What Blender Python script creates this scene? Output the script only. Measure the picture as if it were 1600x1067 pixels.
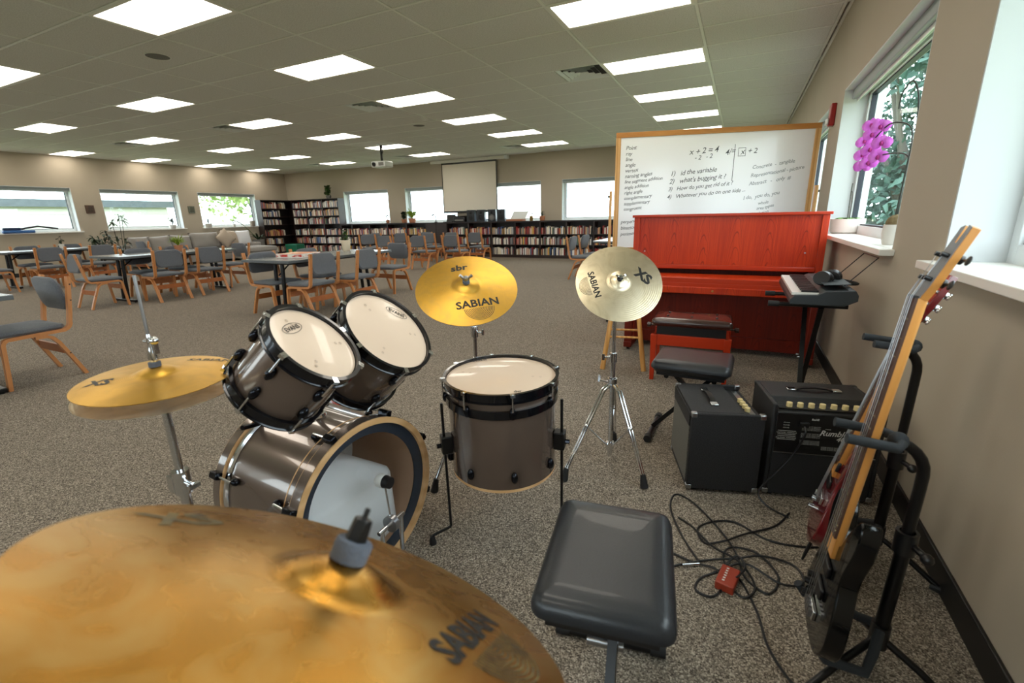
import bpy, bmesh, math, random
from mathutils import Vector, Matrix, Quaternion

for o in list(bpy.data.objects):
    bpy.data.objects.remove(o)
S = bpy.context.scene
COL = S.collection
random.seed(7)
R = math.radians

# ------------------------------------------------------------------ camera
cam = bpy.data.cameras.new('camera')
camo = bpy.data.objects.new('camera', cam)
COL.objects.link(camo)
YAW, PITCH, ROLL = .4552, .2652, .0215
f0 = Vector((-math.sin(YAW), math.cos(YAW), 0)); r0 = Vector((math.cos(YAW), math.sin(YAW), 0)); zz = Vector((0, 0, 1))
FW = f0 * math.cos(PITCH) - zz * math.sin(PITCH)
u0 = f0 * math.sin(PITCH) + zz * math.cos(PITCH)
RT = r0 * math.cos(ROLL) - u0 * math.sin(ROLL)
UP = r0 * math.sin(ROLL) + u0 * math.cos(ROLL)
m = Matrix((RT, UP, -FW)).transposed().to_4x4()
m.translation = (0, 0, 1.24)
camo.matrix_world = m
cam.sensor_fit = 'HORIZONTAL'; cam.sensor_width = 36; cam.lens = 36 * 718.86 / 1600
cam.clip_start = .02; cam.clip_end = 300
cam.dof.use_dof = True; cam.dof.focus_distance = 3.0; cam.dof.aperture_fstop = 3.6
S.camera = camo

# ------------------------------------------------------------------ sky and exposure
w = bpy.data.worlds.new('overcast_sky'); S.world = w; w.use_nodes = True
bg = w.node_tree.nodes['Background']
bg.inputs[0].default_value = (.91, .955, 1.0, 1); bg.inputs[1].default_value = 7.0
vs = S.view_settings
vs.view_transform = 'Standard'; vs.look = 'None'; vs.gamma = 1; vs.exposure = 0; vs.use_curve_mapping = False
LAMP = 7.8            # radiance of the ceiling diffusers

# ------------------------------------------------------------------ materials
def lin(c):
    return tuple(((v / 255) / 12.92 if v / 255 <= .04045 else ((v / 255 + .055) / 1.055) ** 2.4) for v in c) + (1,)
MATS = {}
def mat(name, c, rough=.5, metal=0, noise=None, bump=None, coat=0, spec=.5, c2=None, sheen=0):
    """principled; noise=(scale,amount) mixes towards c2, bump=(scale,strength)"""
    if name in MATS: return MATS[name]
    m = bpy.data.materials.new(name); m.use_nodes = True; MATS[name] = m
    nt = m.node_tree; b = nt.nodes['Principled BSDF']
    b.inputs['Base Color'].default_value = lin(c); b.inputs['Roughness'].default_value = rough
    b.inputs['Metallic'].default_value = metal; b.inputs['Coat Weight'].default_value = coat
    b.inputs['Specular IOR Level'].default_value = spec; b.inputs['Sheen Weight'].default_value = sheen
    tc = nt.nodes.new('ShaderNodeTexCoord')
    if noise:
        n = nt.nodes.new('ShaderNodeTexNoise'); n.inputs['Scale'].default_value = noise[0]; n.inputs['Detail'].default_value = 3
        nt.links.new(tc.outputs['Object'], n.inputs['Vector'])
        r = nt.nodes.new('ShaderNodeValToRGB')
        r.color_ramp.elements[0].position = .5 - noise[1]; r.color_ramp.elements[1].position = .5 + noise[1]
        r.color_ramp.elements[0].color = lin(c); r.color_ramp.elements[1].color = lin(c2 or tuple(v * .75 for v in c))
        nt.links.new(n.outputs['Fac'], r.inputs['Fac']); nt.links.new(r.outputs['Color'], b.inputs['Base Color'])
    if bump:
        n = nt.nodes.new('ShaderNodeTexNoise'); n.inputs['Scale'].default_value = bump[0]; n.inputs['Detail'].default_value = 4
        nt.links.new(tc.outputs['Object'], n.inputs['Vector'])
        bp = nt.nodes.new('ShaderNodeBump'); bp.inputs['Strength'].default_value = bump[1]; bp.inputs['Distance'].default_value = .004
        nt.links.new(n.outputs['Fac'], bp.inputs['Height']); nt.links.new(bp.outputs['Normal'], b.inputs['Normal'])
    return m
def emit(name, c, s):
    m = bpy.data.materials.new(name); m.use_nodes = True; MATS[name] = m
    b = m.node_tree.nodes['Principled BSDF']
    b.inputs['Base Color'].default_value = lin((235, 232, 225)); b.inputs['Emission Color'].default_value = lin(c); b.inputs['Emission Strength'].default_value = s
    return m
def glassy(name, tint=(255, 255, 255), trans=.9, rough=.02):
    m = bpy.data.materials.new(name); m.use_nodes = True; MATS[name] = m
    nt = m.node_tree; nt.nodes.remove(nt.nodes['Principled BSDF']); out = nt.nodes['Material Output']
    t = nt.nodes.new('ShaderNodeBsdfTransparent'); t.inputs[0].default_value = lin(tint)
    g = nt.nodes.new('ShaderNodeBsdfGlossy'); g.inputs['Roughness'].default_value = rough
    mx = nt.nodes.new('ShaderNodeMixShader'); mx.inputs[0].default_value = 1 - trans
    nt.links.new(t.outputs[0], mx.inputs[1]); nt.links.new(g.outputs[0], mx.inputs[2]); nt.links.new(mx.outputs[0], out.inputs[0])
    return m
def wood(name, c, c2, scale=6, rough=.4, axis='Z', coat=0, dist=6, stretch=.08):
    m = bpy.data.materials.new(name); m.use_nodes = True; MATS[name] = m
    nt = m.node_tree; b = nt.nodes['Principled BSDF']
    tc = nt.nodes.new('ShaderNodeTexCoord'); mp = nt.nodes.new('ShaderNodeMapping')
    sc = [1, 1, 1]; sc['XYZ'.index(axis)] = stretch
    mp.inputs['Scale'].default_value = sc
    nt.links.new(tc.outputs['Object'], mp.inputs['Vector'])
    wv = nt.nodes.new('ShaderNodeTexWave'); wv.inputs['Scale'].default_value = scale; wv.inputs['Distortion'].default_value = dist
    wv.inputs['Detail'].default_value = 3; wv.inputs['Detail Scale'].default_value = 1.3
    wv.bands_direction = 'X' if axis != 'X' else 'Y'
    nt.links.new(mp.outputs[0], wv.inputs['Vector'])
    n = nt.nodes.new('ShaderNodeTexNoise'); n.inputs['Scale'].default_value = scale * 14; n.inputs['Detail'].default_value = 4
    nt.links.new(mp.outputs[0], n.inputs['Vector'])
    ad = nt.nodes.new('ShaderNodeMath'); ad.operation = 'MULTIPLY_ADD'; ad.inputs[1].default_value = .5
    nt.links.new(n.outputs['Fac'], ad.inputs[0]); 
    ml = nt.nodes.new('ShaderNodeMath'); ml.operation = 'MULTIPLY'; ml.inputs[1].default_value = .55
    nt.links.new(wv.outputs['Fac'], ml.inputs[0]); nt.links.new(ml.outputs[0], ad.inputs[2])
    r = nt.nodes.new('ShaderNodeValToRGB'); r.color_ramp.elements[0].color = lin(c); r.color_ramp.elements[1].color = lin(c2)
    r.color_ramp.elements[0].position = .15; r.color_ramp.elements[1].position = .85
    nt.links.new(ad.outputs[0], r.inputs['Fac']); nt.links.new(r.outputs['Color'], b.inputs['Base Color'])
    b.inputs['Roughness'].default_value = rough; b.inputs['Coat Weight'].default_value = coat; b.inputs['Coat Roughness'].default_value = .08
    return m

M_wall = mat('painted_wall', (176, 164, 146), .75, noise=(1.5, .3), c2=(171, 159, 141), bump=(160, .08))
M_white = mat('white_paint', (226, 229, 228), .45)
M_reveal = mat('window_reveal_paint', (196, 200, 202), .6)
M_sill = mat('white_laminate_sill', (238, 236, 230), .3)
M_alu = mat('window_frame_white', (214, 220, 222), .35)
M_gasket = mat('window_gasket_dark', (28, 34, 48), .5)
M_blind = mat('grey_roller_blind', (150, 158, 158), .6)
M_glass = glassy('window_glass', (246, 252, 252), .94)
M_base = mat('black_rubber_baseboard', (22, 21, 21), .45)
M_tbar = mat('ceiling_grid_metal', (222, 222, 214), .4)
M_black = mat('black_plastic', (20, 20, 22), .35)
M_blackmetal = mat('black_powdercoat', (16, 16, 18), .32, .3)
M_rubber = mat('black_rubber', (24, 24, 26), .7)
M_foam = mat('dark_foam', (38, 42, 46), .85, bump=(400, .3))
M_chrome = mat('chrome', (215, 218, 222), .12, 1)
M_steel = mat('brushed_steel', (170, 172, 176), .3, 1)
M_lamp = emit('lamp_diffuser', (255, 246, 231), LAMP)
M_lampframe = mat('lamp_frame', (232, 230, 220), .5)

# ceiling tile: off-white mineral fibre with fissures
M_tile = mat('ceiling_tile', (220, 219, 213), .9, noise=(90, .16), c2=(200, 199, 193), bump=(120, .25))

def carpet():
    m = bpy.data.materials.new('flecked_loop_carpet'); m.use_nodes = True; nt = m.node_tree; b = nt.nodes['Principled BSDF']
    tc = nt.nodes.new('ShaderNodeTexCoord')
    v = nt.nodes.new('ShaderNodeTexVoronoi'); v.inputs['Scale'].default_value = 250
    n = nt.nodes.new('ShaderNodeTexNoise'); n.inputs['Scale'].default_value = 210; n.inputs['Detail'].default_value = 2
    n2 = nt.nodes.new('ShaderNodeTexNoise'); n2.inputs['Scale'].default_value = .6
    for q in (v, n, n2): nt.links.new(tc.outputs['Object'], q.inputs['Vector'])
    sp = nt.nodes.new('ShaderNodeSeparateColor'); nt.links.new(v.outputs['Color'], sp.inputs[0])
    mx = nt.nodes.new('ShaderNodeMath'); mx.operation = 'ADD'; nt.links.new(sp.outputs[0], mx.inputs[0])
    nt.links.new(n.outputs['Fac'], mx.inputs[1])
    hv = nt.nodes.new('ShaderNodeMath'); hv.operation = 'MULTIPLY'; hv.inputs[1].default_value = .5; nt.links.new(mx.outputs[0], hv.inputs[0])
    r = nt.nodes.new('ShaderNodeValToRGB'); e = r.color_ramp.elements
    e[0].position = .24; e[0].color = lin((70, 63, 56)); e[1].position = .80; e[1].color = lin((194, 182, 166))
    x = r.color_ramp.elements.new(.45); x.color = lin((116, 107, 96)); x = r.color_ramp.elements.new(.6); x.color = lin((143, 132, 119))
    nt.links.new(hv.outputs[0], r.inputs['Fac']); nt.links.new(r.outputs['Color'], b.inputs['Base Color'])
    b.inputs['Roughness'].default_value = .95; b.inputs['Specular IOR Level'].default_value = .15
    bp = nt.nodes.new('ShaderNodeBump'); bp.inputs['Strength'].default_value = .35; bp.inputs['Distance'].default_value = .002
    nt.links.new(hv.outputs[0], bp.inputs['Height']); nt.links.new(bp.outputs[0], b.inputs['Normal'])
    return m
M_carpet = carpet()

# ------------------------------------------------------------------ geometry helpers
class MB:
    def __init__(s): s.v = []; s.f = []
    def add(s, vs, fs, M=None):
        k = len(s.v)
        s.v += [tuple(M @ Vector(v)) if M else tuple(v) for v in vs]; s.f += [tuple(i + k for i in f) for f in fs]; return s
    def box(s, x0, x1, y0, y1, z0, z1, M=None):
        return s.add([(x, y, z) for x in (x0, x1) for y in (y0, y1) for z in (z0, z1)],
                     [(0, 1, 3, 2), (4, 6, 7, 5), (0, 4, 5, 1), (2, 3, 7, 6), (0, 2, 6, 4), (1, 5, 7, 3)], M)
    def cbox(s, c, sz, M=None):
        return s.box(c[0] - sz[0] / 2, c[0] + sz[0] / 2, c[1] - sz[1] / 2, c[1] + sz[1] / 2, c[2] - sz[2] / 2, c[2] + sz[2] / 2, M)
    def cyl(s, p0, p1, r0, r1=None, n=12, M=None):
        return s.tube([p0, p1], [r0, r0 if r1 is None else r1], n, M=M)
    def tube(s, pts, r, n=8, closed=False, M=None):
        P = [Vector(p) for p in pts]; N = len(P); rr = r if isinstance(r, (list, tuple)) else [r] * N
        vs = []; fs = []; up = None
        for i in range(N):
            a = P[i - 1] if (i > 0 or closed) else P[i]; b = P[(i + 1) % N] if (i < N - 1 or closed) else P[i]
            t = (b - a); t = t.normalized() if t.length > 1e-9 else Vector((0, 0, 1))
            if up is None: up = t.orthogonal().normalized()
            up = (up - t * up.dot(t)); up = up.normalized() if up.length > 1e-6 else t.orthogonal().normalized()
            q = t.cross(up)
            for k in range(n):
                an = 2 * math.pi * k / n; vs.append(P[i] + (up * math.cos(an) + q * math.sin(an)) * rr[i])
        for i in range(N if closed else N - 1):
            j = (i + 1) % N
            for k in range(n): fs.append((i * n + k, i * n + (k + 1) % n, j * n + (k + 1) % n, j * n + k))
        if not closed:
            fs.append(tuple(range(n))[::-1]); fs.append(tuple((N - 1) * n + k for k in range(n)))
        return s.add(vs, fs, M)
    def lathe(s, prof, n=32, M=None, cap=False):
        """prof: (r,z) list; poles where r==0"""
        vs = []; fs = []; rows = []
        for r, z in prof:
            if r < 1e-6: rows.append([len(vs)]); vs.append((0, 0, z))
            else:
                rows.append([len(vs) + k for k in range(n)]); vs += [(r * math.cos(2 * math.pi * k / n), r * math.sin(2 * math.pi * k / n), z) for k in range(n)]
        for a, b in zip(rows, rows[1:]):
            for k in range(n):
                q = (k + 1) % n
                if len(a) == 1 and len(b) == 1: continue
                if len(a) == 1: fs.append((a[0], b[q], b[k]))
                elif len(b) == 1: fs.append((a[k], a[q], b[0]))
                else: fs.append((a[k], a[q], b[q], b[k]))
        return s.add(vs, fs, M)
    def prism(s, out, z0, z1, M=None):
        n = len(out)
        return s.add([(x, y, z0) for x, y in out] + [(x, y, z1) for x, y in out],
                     [tuple(range(n))[::-1], tuple(range(n, 2 * n))] + [(i, (i + 1) % n, n + (i + 1) % n, n + i) for i in range(n)], M)
    def band(s, path, t, x0, x1, M=None):
        """flat strip following a (y,z) path, thickness t in the plane, from x0 to x1"""
        n = len(path); L = []; Q = []
        for i in range(n):
            a = path[max(i - 1, 0)]; b = path[min(i + 1, n - 1)]
            dy, dz = b[0] - a[0], b[1] - a[1]; l = math.hypot(dy, dz); ny, nz = -dz / l, dy / l
            L.append((path[i][0] + ny * t / 2, path[i][1] + nz * t / 2)); Q.append((path[i][0] - ny * t / 2, path[i][1] - nz * t / 2))
        vs = [(x, y, z) for x in (x0, x1) for y, z in L + Q]; m2 = 2 * n; fs = []
        for i in range(n - 1):
            fs += [(i, i + 1, n + i + 1, n + i), (m2 + i + 1, m2 + i, m2 + n + i, m2 + n + i + 1), (i + 1, i, m2 + i, m2 + i + 1), (n + i, n + i + 1, m2 + n + i + 1, m2 + n + i)]
        fs += [(0, n, m2 + n, m2), (n - 1, m2 + n - 1, m2 + 2 * n - 1, 2 * n - 1)]
        return s.add(vs, fs, M)
    def pad(s, wd, dp, h, rc=.05, crown=.02, z=0, M=None, rings=4, edge=.012):
        """upholstered cushion: rounded rectangle with soft edge and crowned top"""
        def outl(ins):
            o = []; a, b = wd / 2 - ins, dp / 2 - ins; r = max(rc - ins, .004)
            for cx, cy, a0 in ((a - r, b - r, 0), (-a + r, b - r, 90), (-a + r, -b + r, 180), (a - r, -b + r, 270)):
                for k in range(6):
                    t = R(a0 + 18 * k); o.append((cx + r * math.cos(t), cy + r * math.sin(t)))
            return o
        L = [(edge, 0), (0, edge), (0, h - edge), (edge * .35, h - edge * .3), (edge, h)]
        rows = [[(x, y, z + zz_) for x, y in outl(i)] for i, zz_ in L]
        lim = min(wd, dp) / 2
        for k in range(1, rings + 1):
            q = k / (rings + .3); ins = edge + (lim - edge) * q * .98
            sc = [(x * (1 - q), y * (1 - q)) for x, y in outl(edge)]
            rows.append([(x, y, z + h + crown * (1 - (1 - q) ** 2)) for x, y in sc])
        n = len(rows[0]); vs = [p for r in rows for p in r]; fs = []
        for i in range(len(rows) - 1):
            for k in range(n): fs.append((i * n + k, i * n + (k + 1) % n, (i + 1) * n + (k + 1) % n, (i + 1) * n + k))
        fs.append(tuple(range(n))[::-1]); fs.append(tuple((len(rows) - 1) * n + k for k in range(n)))
        return s.add(vs, fs, M)
    def ball(s, c, r, n=12, M=None, sz=(1, 1, 1)):
        k = n // 2
        prof = [(math.sin(math.pi * i / k) * r, -math.cos(math.pi * i / k) * r) for i in range(k + 1)]
        prof[0] = (0, -r); prof[-1] = (0, r)
        T = Matrix.Translation(c) @ Matrix.Diagonal((*sz, 1))
        return s.lathe(prof, n, (M @ T) if M else T)
    def mesh(s, name, material, smooth=True, ang=40):
        me = bpy.data.meshes.new(name); me.from_pydata(s.v, [], s.f); me.validate()
        bm = bmesh.new(); bm.from_mesh(me); bmesh.ops.recalc_face_normals(bm, faces=bm.faces)
        if smooth:
            for f in bm.faces: f.smooth = True
            for e in bm.edges:
                if len(e.link_faces) == 2 and e.calc_face_angle(0) > R(ang): e.smooth = False
        bm.to_mesh(me); bm.free()
        if material: me.materials.append(material)
        return me
    def build(s, name, material, parent=None, bevel=0, smooth=True, ang=40):
        o = bpy.data.objects.new(name, s.mesh(name, material, smooth, ang)); COL.objects.link(o)
        if parent: o.parent = parent
        if bevel:
            b = o.modifiers.new('bevel', 'BEVEL'); b.width = bevel; b.segments = 2; b.limit_method = 'ANGLE'
        return o
def tag(o, label=None, cat=None, group=None, kind=None):
    if label: o['label'] = label
    if cat: o['category'] = cat
    if group: o['group'] = group
    if kind: o['kind'] = kind
    return o
def empty(name, loc=(0, 0, 0), rz=0, label=None, cat=None, group=None, kind=None):
    o = bpy.data.objects.new(name, None); COL.objects.link(o); o.location = loc; o.rotation_euler = (0, 0, rz)
    o.empty_display_size = .1
    return tag(o, label, cat, group, kind)
def copy_tree(o, parent=None):
    c = o.copy(); COL.objects.link(c)
    if parent: c.parent = parent
    for ch in o.children: copy_tree(ch, c)
    return c
def one(name, mb, material, label, cat, group=None, bevel=0, loc=None, rz=0):
    o = mb.build(name, material, None, bevel)
    if loc: o.location = loc
    o.rotation_euler = (0, 0, rz)
    return tag(o, label, cat, group)
def frame_from(n, xhint):
    """rotation with z = n and x close to xhint"""
    n = Vector(n).normalized(); x = Vector(xhint); x = (x - n * x.dot(n)).normalized(); y = n.cross(x)
    return Matrix((x, y, n)).transposed().to_4x4()
def arc(cx, cy, r, a0, a1, n=8):
    return [(cx + r * math.cos(R(a0 + (a1 - a0) * i / n)), cy + r * math.sin(R(a0 + (a1 - a0) * i / n))) for i in range(n + 1)]
def text_geo(body, size, shear=0, bold=0, align='CENTER', spacing=1):
    cu = bpy.data.curves.new('t', 'FONT'); cu.body = body; cu.size = size; cu.shear = shear; cu.offset = bold
    cu.align_x = align; cu.align_y = 'CENTER'; cu.resolution_u = 2; cu.space_character = spacing
    o = bpy.data.objects.new('t', cu); COL.objects.link(o)
    dg = bpy.context.evaluated_depsgraph_get(); me = bpy.data.meshes.new_from_object(o.evaluated_get(dg))
    vs = [v.co.copy() for v in me.vertices]; fs = [tuple(p.vertices) for p in me.polygons]
    bpy.data.objects.remove(o); bpy.data.curves.remove(cu); bpy.data.meshes.remove(me)
    return vs, fs
def smooth_path(pts, n=6):
    """Catmull-Rom through points"""
    P = [Vector(p) for p in pts]; out = []
    for i in range(len(P) - 1):
        a = P[max(i - 1, 0)]; b = P[i]; c = P[i + 1]; d = P[min(i + 2, len(P) - 1)]
        for k in range(n):
            t = k / n
            out.append(.5 * ((2 * b) + (c - a) * t + (2 * a - 5 * b + 4 * c - d) * t * t + (3 * b - a - 3 * c + d) * t ** 3))
    out.append(P[-1]); return out

# ------------------------------------------------------------------ room shell
XL, XR, YF, YB, ZC = -16.5, .72, 13.5, -2.6, 3.05
fl = MB().box(XL - .3, XR + .3, YB - .3, YF + .3, -.1, 0).build('floor', M_carpet, smooth=False); tag(fl, 'grey-brown flecked carpet floor', kind='structure')

def wall(name, axis, pos, out, a0, a1, holes, label):
    """wall slab with rectangular openings; holes = (lo, hi, z0, z1) along the wall"""
    mb = MB(); t = .30
    p0, p1 = (pos, pos + out * t) if out > 0 else (pos + out * t, pos)
    def bx(l, h, z0, z1):
        if axis == 'X': mb.box(p0, p1, l, h, z0, z1)
        else: mb.box(l, h, p0, p1, z0, z1)
    cur = a0
    for lo, hi, z0, z1 in sorted(holes):
        bx(cur, lo, 0, ZC + .2); bx(lo, hi, 0, z0); bx(lo, hi, z1, ZC + .2); cur = hi
    bx(cur, a1, 0, ZC + .2)
    o = mb.build(name, M_wall, smooth=False); tag(o, label, kind='structure'); return o
HR = [(lo, lo + 2.35, 1.03, 2.27) for lo in (.02, 3.05, 6.08, 9.11)]
HF = [(-13.49, -11.38, 1.10, 2.26), (-10.63, -8.52, 1.10, 2.26), (-7.64, -5.53, 1.10, 2.26), (-4.86, -2.75, 1.10, 2.26), (-2.05, .06, 1.10, 2.26)]
HL = [(lo, lo + 2.1, 1.09, 2.24) for lo in (-1.0, 1.78, 4.53, 7.27, 9.98)]
wall('wall_right', 'X', XR, 1, YB - .3, YF + .3, HR, 'tan painted wall with white window reveals')
wall('wall_far', 'Y', YF, 1, XL - .3, XR + .3, HF, 'tan painted wall behind the low bookcases')
wall('wall_left', 'X', XL, -1, YB - .3, YF + .3, HL, 'tan painted wall behind the sofa')
HB_added = [(x, x + 2.11, 1.10, 2.26) for x in (-13.1, -10.3, -7.5, -4.7, -1.9)]  # unseen windows, added so daylight reaches piano and whiteboard from the front
wall('wall_back', 'Y', YB, -1, XL - .3, XR + .3, HB_added, 'tan painted wall behind the camera')
for nm, (x0, x1, y0, y1) in dict(baseboard_right=(XR - .012, XR, YB, YF), baseboard_far=(XL, XR, YF - .012, YF), baseboard_left=(XL, XL + .012, YB, YF)).items():
    o = MB().box(x0, x1, y0, y1, 0, .10).build(nm, M_base, bevel=.003); tag(o, 'black rubber baseboard', kind='structure')

WN = [0]
def window(axis, pos, out, lo, hi, z0, z1, mull=None):
    """reveal liner, sill board, frame with dark gasket, pane, roller blind cassette"""
    WN[0] += 1
    e = empty('window_%d' % WN[0], kind='structure')
    def B(mb, d0, d1, l, h, a, b):
        p, q = pos + out * d0, pos + out * d1
        p, q = min(p, q), max(p, q)
        if axis == 'X': mb.box(p, q, l, h, a, b)
        else: mb.box(l, h, p, q, a, b)
    mb = MB(); t = .012
    B(mb, 0.001, .30, lo, lo + t, z0, z1); B(mb, .001, .30, hi - t, hi, z0, z1); B(mb, .001, .30, lo, hi, z1 - t, z1)
    mb.build('reveal', M_reveal, e, smooth=False)
    mb = MB(); B(mb, -.065, .0, lo - .05, hi + .05, z0 - .026, z0 + .006); B(mb, .0, .20, lo + .001, hi - .001, z0 - .001, z0 + .006); mb.build('sill', M_sill, e, bevel=.004)
    mb = MB(); f = .055
    for l, h, a, b in ((lo + t, lo + t + f, z0, z1 - t), (hi - t - f, hi - t, z0, z1 - t), (lo + t + f, hi - t - f, z0, z0 + f + .02), (lo + t + f, hi - t - f, z1 - t - f, z1 - t)):
        B(mb, .18, .25, l, h, a, b)
    if mull: B(mb, .18, .25, lo + mull - .03, lo + mull + .03, z0 + f + .02, z1 - t - f)
    mb.build('window_frame', M_alu, e, bevel=.003)
    mb = MB(); g = .012
    l, h, a, b = lo + t + f, hi - t - f, z0 + f + .02, z1 - t - f
    for q in ((l, l + g, a, b), (h - g, h, a, b), (l + g, h - g, a, a + g), (l + g, h - g, b - g, b)): B(mb, .195, .235, *q)
    mb.build('gasket', M_gasket, e, smooth=False)
    mb = MB(); B(mb, .212, .218, l, h, a, b); mb.build('pane', M_glass, e, smooth=False)
    mb = MB(); B(mb, .06, .14, lo + .02, hi - .02, z1 - .09, z1 - t); mb.build('blind_cassette', M_blind, e, bevel=.006)
    mb = MB(); B(mb, .095, .10, lo + .04, hi - .04, z1 - .115, z1 - .08); mb.build('blind_fabric', M_white, e, smooth=False)
    return e
for h in HR: window('X', XR, 1, *h)
for h in HF: window('Y', YF, 1, *h)
for h in HL: window('X', XL, -1, *h)
for h in HB_added: window('Y', YB, -1, *h)  # added daylight openings, out of view

# ------------------------------------------------------------------ suspended ceiling
TX, TY = 1.2192, .6096
X0, Y0 = -1.1662, 4.7431                   # centre of one lamp cell
ceil = MB().box(XL - .3, XR + .3, YB - .3, YF + .3, ZC + .10, ZC + .2).build('ceiling', M_wall, smooth=False); tag(ceil, 'suspended ceiling of grey mineral tiles', kind='structure')
lamp_cells = set()
for i in range(-5, 1):
    for j in range(-4, 5): lamp_cells.add((3 * i, 3 * j))
vent_cells = {(-1, 3), (-4, 3), (-7, 3), (-10, 3), (-4, 12), (-7, 12), (-10, 12)}
def cell(i, j):
    return (X0 + (i - .5) * TX, X0 + (i + .5) * TX, Y0 + (j - .5) * TY, Y0 + (j + .5) * TY)
g = .011
tile_me = MB()
tile_me.add([(-TX / 2 + g, -TY / 2 + g, .006), (TX / 2 - g, -TY / 2 + g, .006), (TX / 2 - g, TY / 2 - g, .006), (-TX / 2 + g, TY / 2 - g, .006),
             (-TX / 2 + g + .012, -TY / 2 + g + .012, -.001), (TX / 2 - g - .012, -TY / 2 + g + .012, -.001), (TX / 2 - g - .012, TY / 2 - g - .012, -.001), (-TX / 2 + g + .012, TY / 2 - g - .012, -.001)],
            [(4, 5, 6, 7), (0, 1, 5, 4), (1, 2, 6, 5), (2, 3, 7, 6), (3, 0, 4, 7)])
tme = tile_me.mesh('ceiling_tile', M_tile, smooth=False)
halfm = MB(); halfm.add([(v[0] * .5 + TX / 4, v[1], v[2]) for v in tile_me.v], tile_me.f); hme = halfm.mesh('ceiling_tile', M_tile, smooth=False)
cands = []; rest = MB()
def in_view(c):
    d = Vector(c) - Vector((0, 0, 1.24)); z = d.dot(FW)
    if z < .2: return None
    return z if abs(d.dot(RT)) / z < 1.25 and abs(d.dot(UP)) / z < .85 else None
for i in range(-13, 2):
    for j in range(-14, 16):
        x0, x1, y0, y1 = cell(i, j)
        if x1 < XL + .03 or y1 < YB or y0 > YF or x0 > XR - .02: continue
        if (i, j) in lamp_cells: continue
        full = x0 >= XL and x1 <= XR and y0 >= YB and y1 <= YF
        c = ((x0 + x1) / 2, (y0 + y1) / 2, ZC)
        if (i, j) in vent_cells: cands.append((0, c, hme, True)); continue
        d = in_view(c)
        if full and d: cands.append((d, c, tme, False))
        else:
            rest.add([(min(max(v[0] + c[0], XL), XR), min(max(v[1] + c[1], YB), YF), v[2] + ZC) for v in tile_me.v], tile_me.f)
cands.sort(key=lambda q: q[0])
for k, (d, c, me, half) in enumerate(cands):
    if k < 300:
        o = bpy.data.objects.new('ceiling_tile', me); COL.objects.link(o); o.parent = ceil
        o.location = (c[0] - (TX / 2 if half else 0) + (TX / 2 if half else 0), c[1], c[2])
        if half: o.rotation_euler = (0, 0, math.pi)
    else: rest.add([(v[0] + c[0], v[1] + c[1], v[2] + ZC) for v in tile_me.v], tile_me.f)
if rest.v: tag(rest.build('ceiling_tile_field', M_tile, ceil, smooth=False), kind='stuff')
i = -13
while i <= 2:
    x = X0 + (i - .5) * TX
    if XL < x < XR: MB().box(x - .0125, x + .0125, YB, YF, ZC - .003, ZC + .03).build('grid_runner', M_tbar, ceil, smooth=False)
    i += 1
for j in range(-15, 17):
    y = Y0 + (j - .5) * TY
    if YB < y < YF: MB().box(XL, XR, y - .0125, y + .0125, ZC - .0025, ZC + .03).build('grid_tee', M_tbar, ceil, smooth=False)
mb = MB(); mb.box(XL, XL + .025, YB, YF, ZC - .004, ZC + .03).box(XR - .025, XR, YB, YF, ZC - .004, ZC + .03).box(XL, XR, YF - .025, YF, ZC - .004, ZC + .03)
mb.build('wall_angle', M_tbar, ceil, smooth=False)

# lamps
ORD = ['first', 'second', 'third', 'fourth', 'fifth', 'sixth', 'seventh', 'eighth', 'ninth', 'tenth']
for (i, j) in sorted(lamp_cells):
    x0, x1, y0, y1 = cell(i, j)
    if x0 < XL or y0 < YB: continue
    cx, cy = (x0 + x1) / 2, (y0 + y1) / 2
    e = empty('ceiling_light', (cx, cy, ZC), 0, 'lit ceiling light panel, %s column from the orchid wall, %s from the screen wall' % (ORD[-i // 3], ORD[(12 - j) // 3]), 'ceiling light', 'light panels in the tile ceiling')
    fr = MB(); a, b, c_, d_ = .598, .293, .5707, .2652
    for q in ((-a, a, -b, -d_), (-a, a, d_, b), (-a, -c_, -d_, d_), (c_, a, -d_, d_)): fr.box(*q, -.004, .02)
    fr.build('lamp_frame', M_lampframe, e, smooth=False)
    MB().box(-c_, c_, -d_, d_, .002, .012).build('diffuser', M_lamp, e, smooth=False)
# air vents: the right half of the cell beside a lamp
names = {(-1, 3): 'near the whiteboard', (-4, 3): 'above the drum kit', (-7, 3): 'above the middle table', (-10, 3): 'above the table by the left windows', (-4, 12): 'near the projector screen', (-7, 12): 'in front of the tall bookcase', (-10, 12): 'by the corner of the far wall'}
M_ventdark = mat('vent_dark', (30, 31, 32), .7)
for (i, j), lb in names.items():
    x0, x1, y0, y1 = cell(i, j)
    cx, cy = x1 - TX / 4, (y0 + y1) / 2
    e = empty('air_vent', (cx, cy, ZC), 0, 'square white louvred ceiling air vent ' + lb, 'air vent', 'square vents beside light panels')
    MB().box(-.27, .27, -.27, .27, .035, .05).build('duct', M_ventdark, e, smooth=False)
    for k, h in enumerate((.29, .215, .145, .08)):
        r = MB(); q = h - .03
        # sloped square louvre
        vs_ = [(sx * h, sy * h, .0 - .004) for sx, sy in ((-1, -1), (1, -1), (1, 1), (-1, 1))] + [(sx * q, sy * q, .028) for sx, sy in ((-1, -1), (1, -1), (1, 1), (-1, 1))]
        r.add(vs_, [(n_, (n_ + 1) % 4, 4 + (n_ + 1) % 4, 4 + n_) for n_ in range(4)])
        r.build('louvre', M_white, e, smooth=False)
M_spk = mat('grey_speaker_grille', (105, 104, 98), .7, bump=(300, .4))
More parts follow.
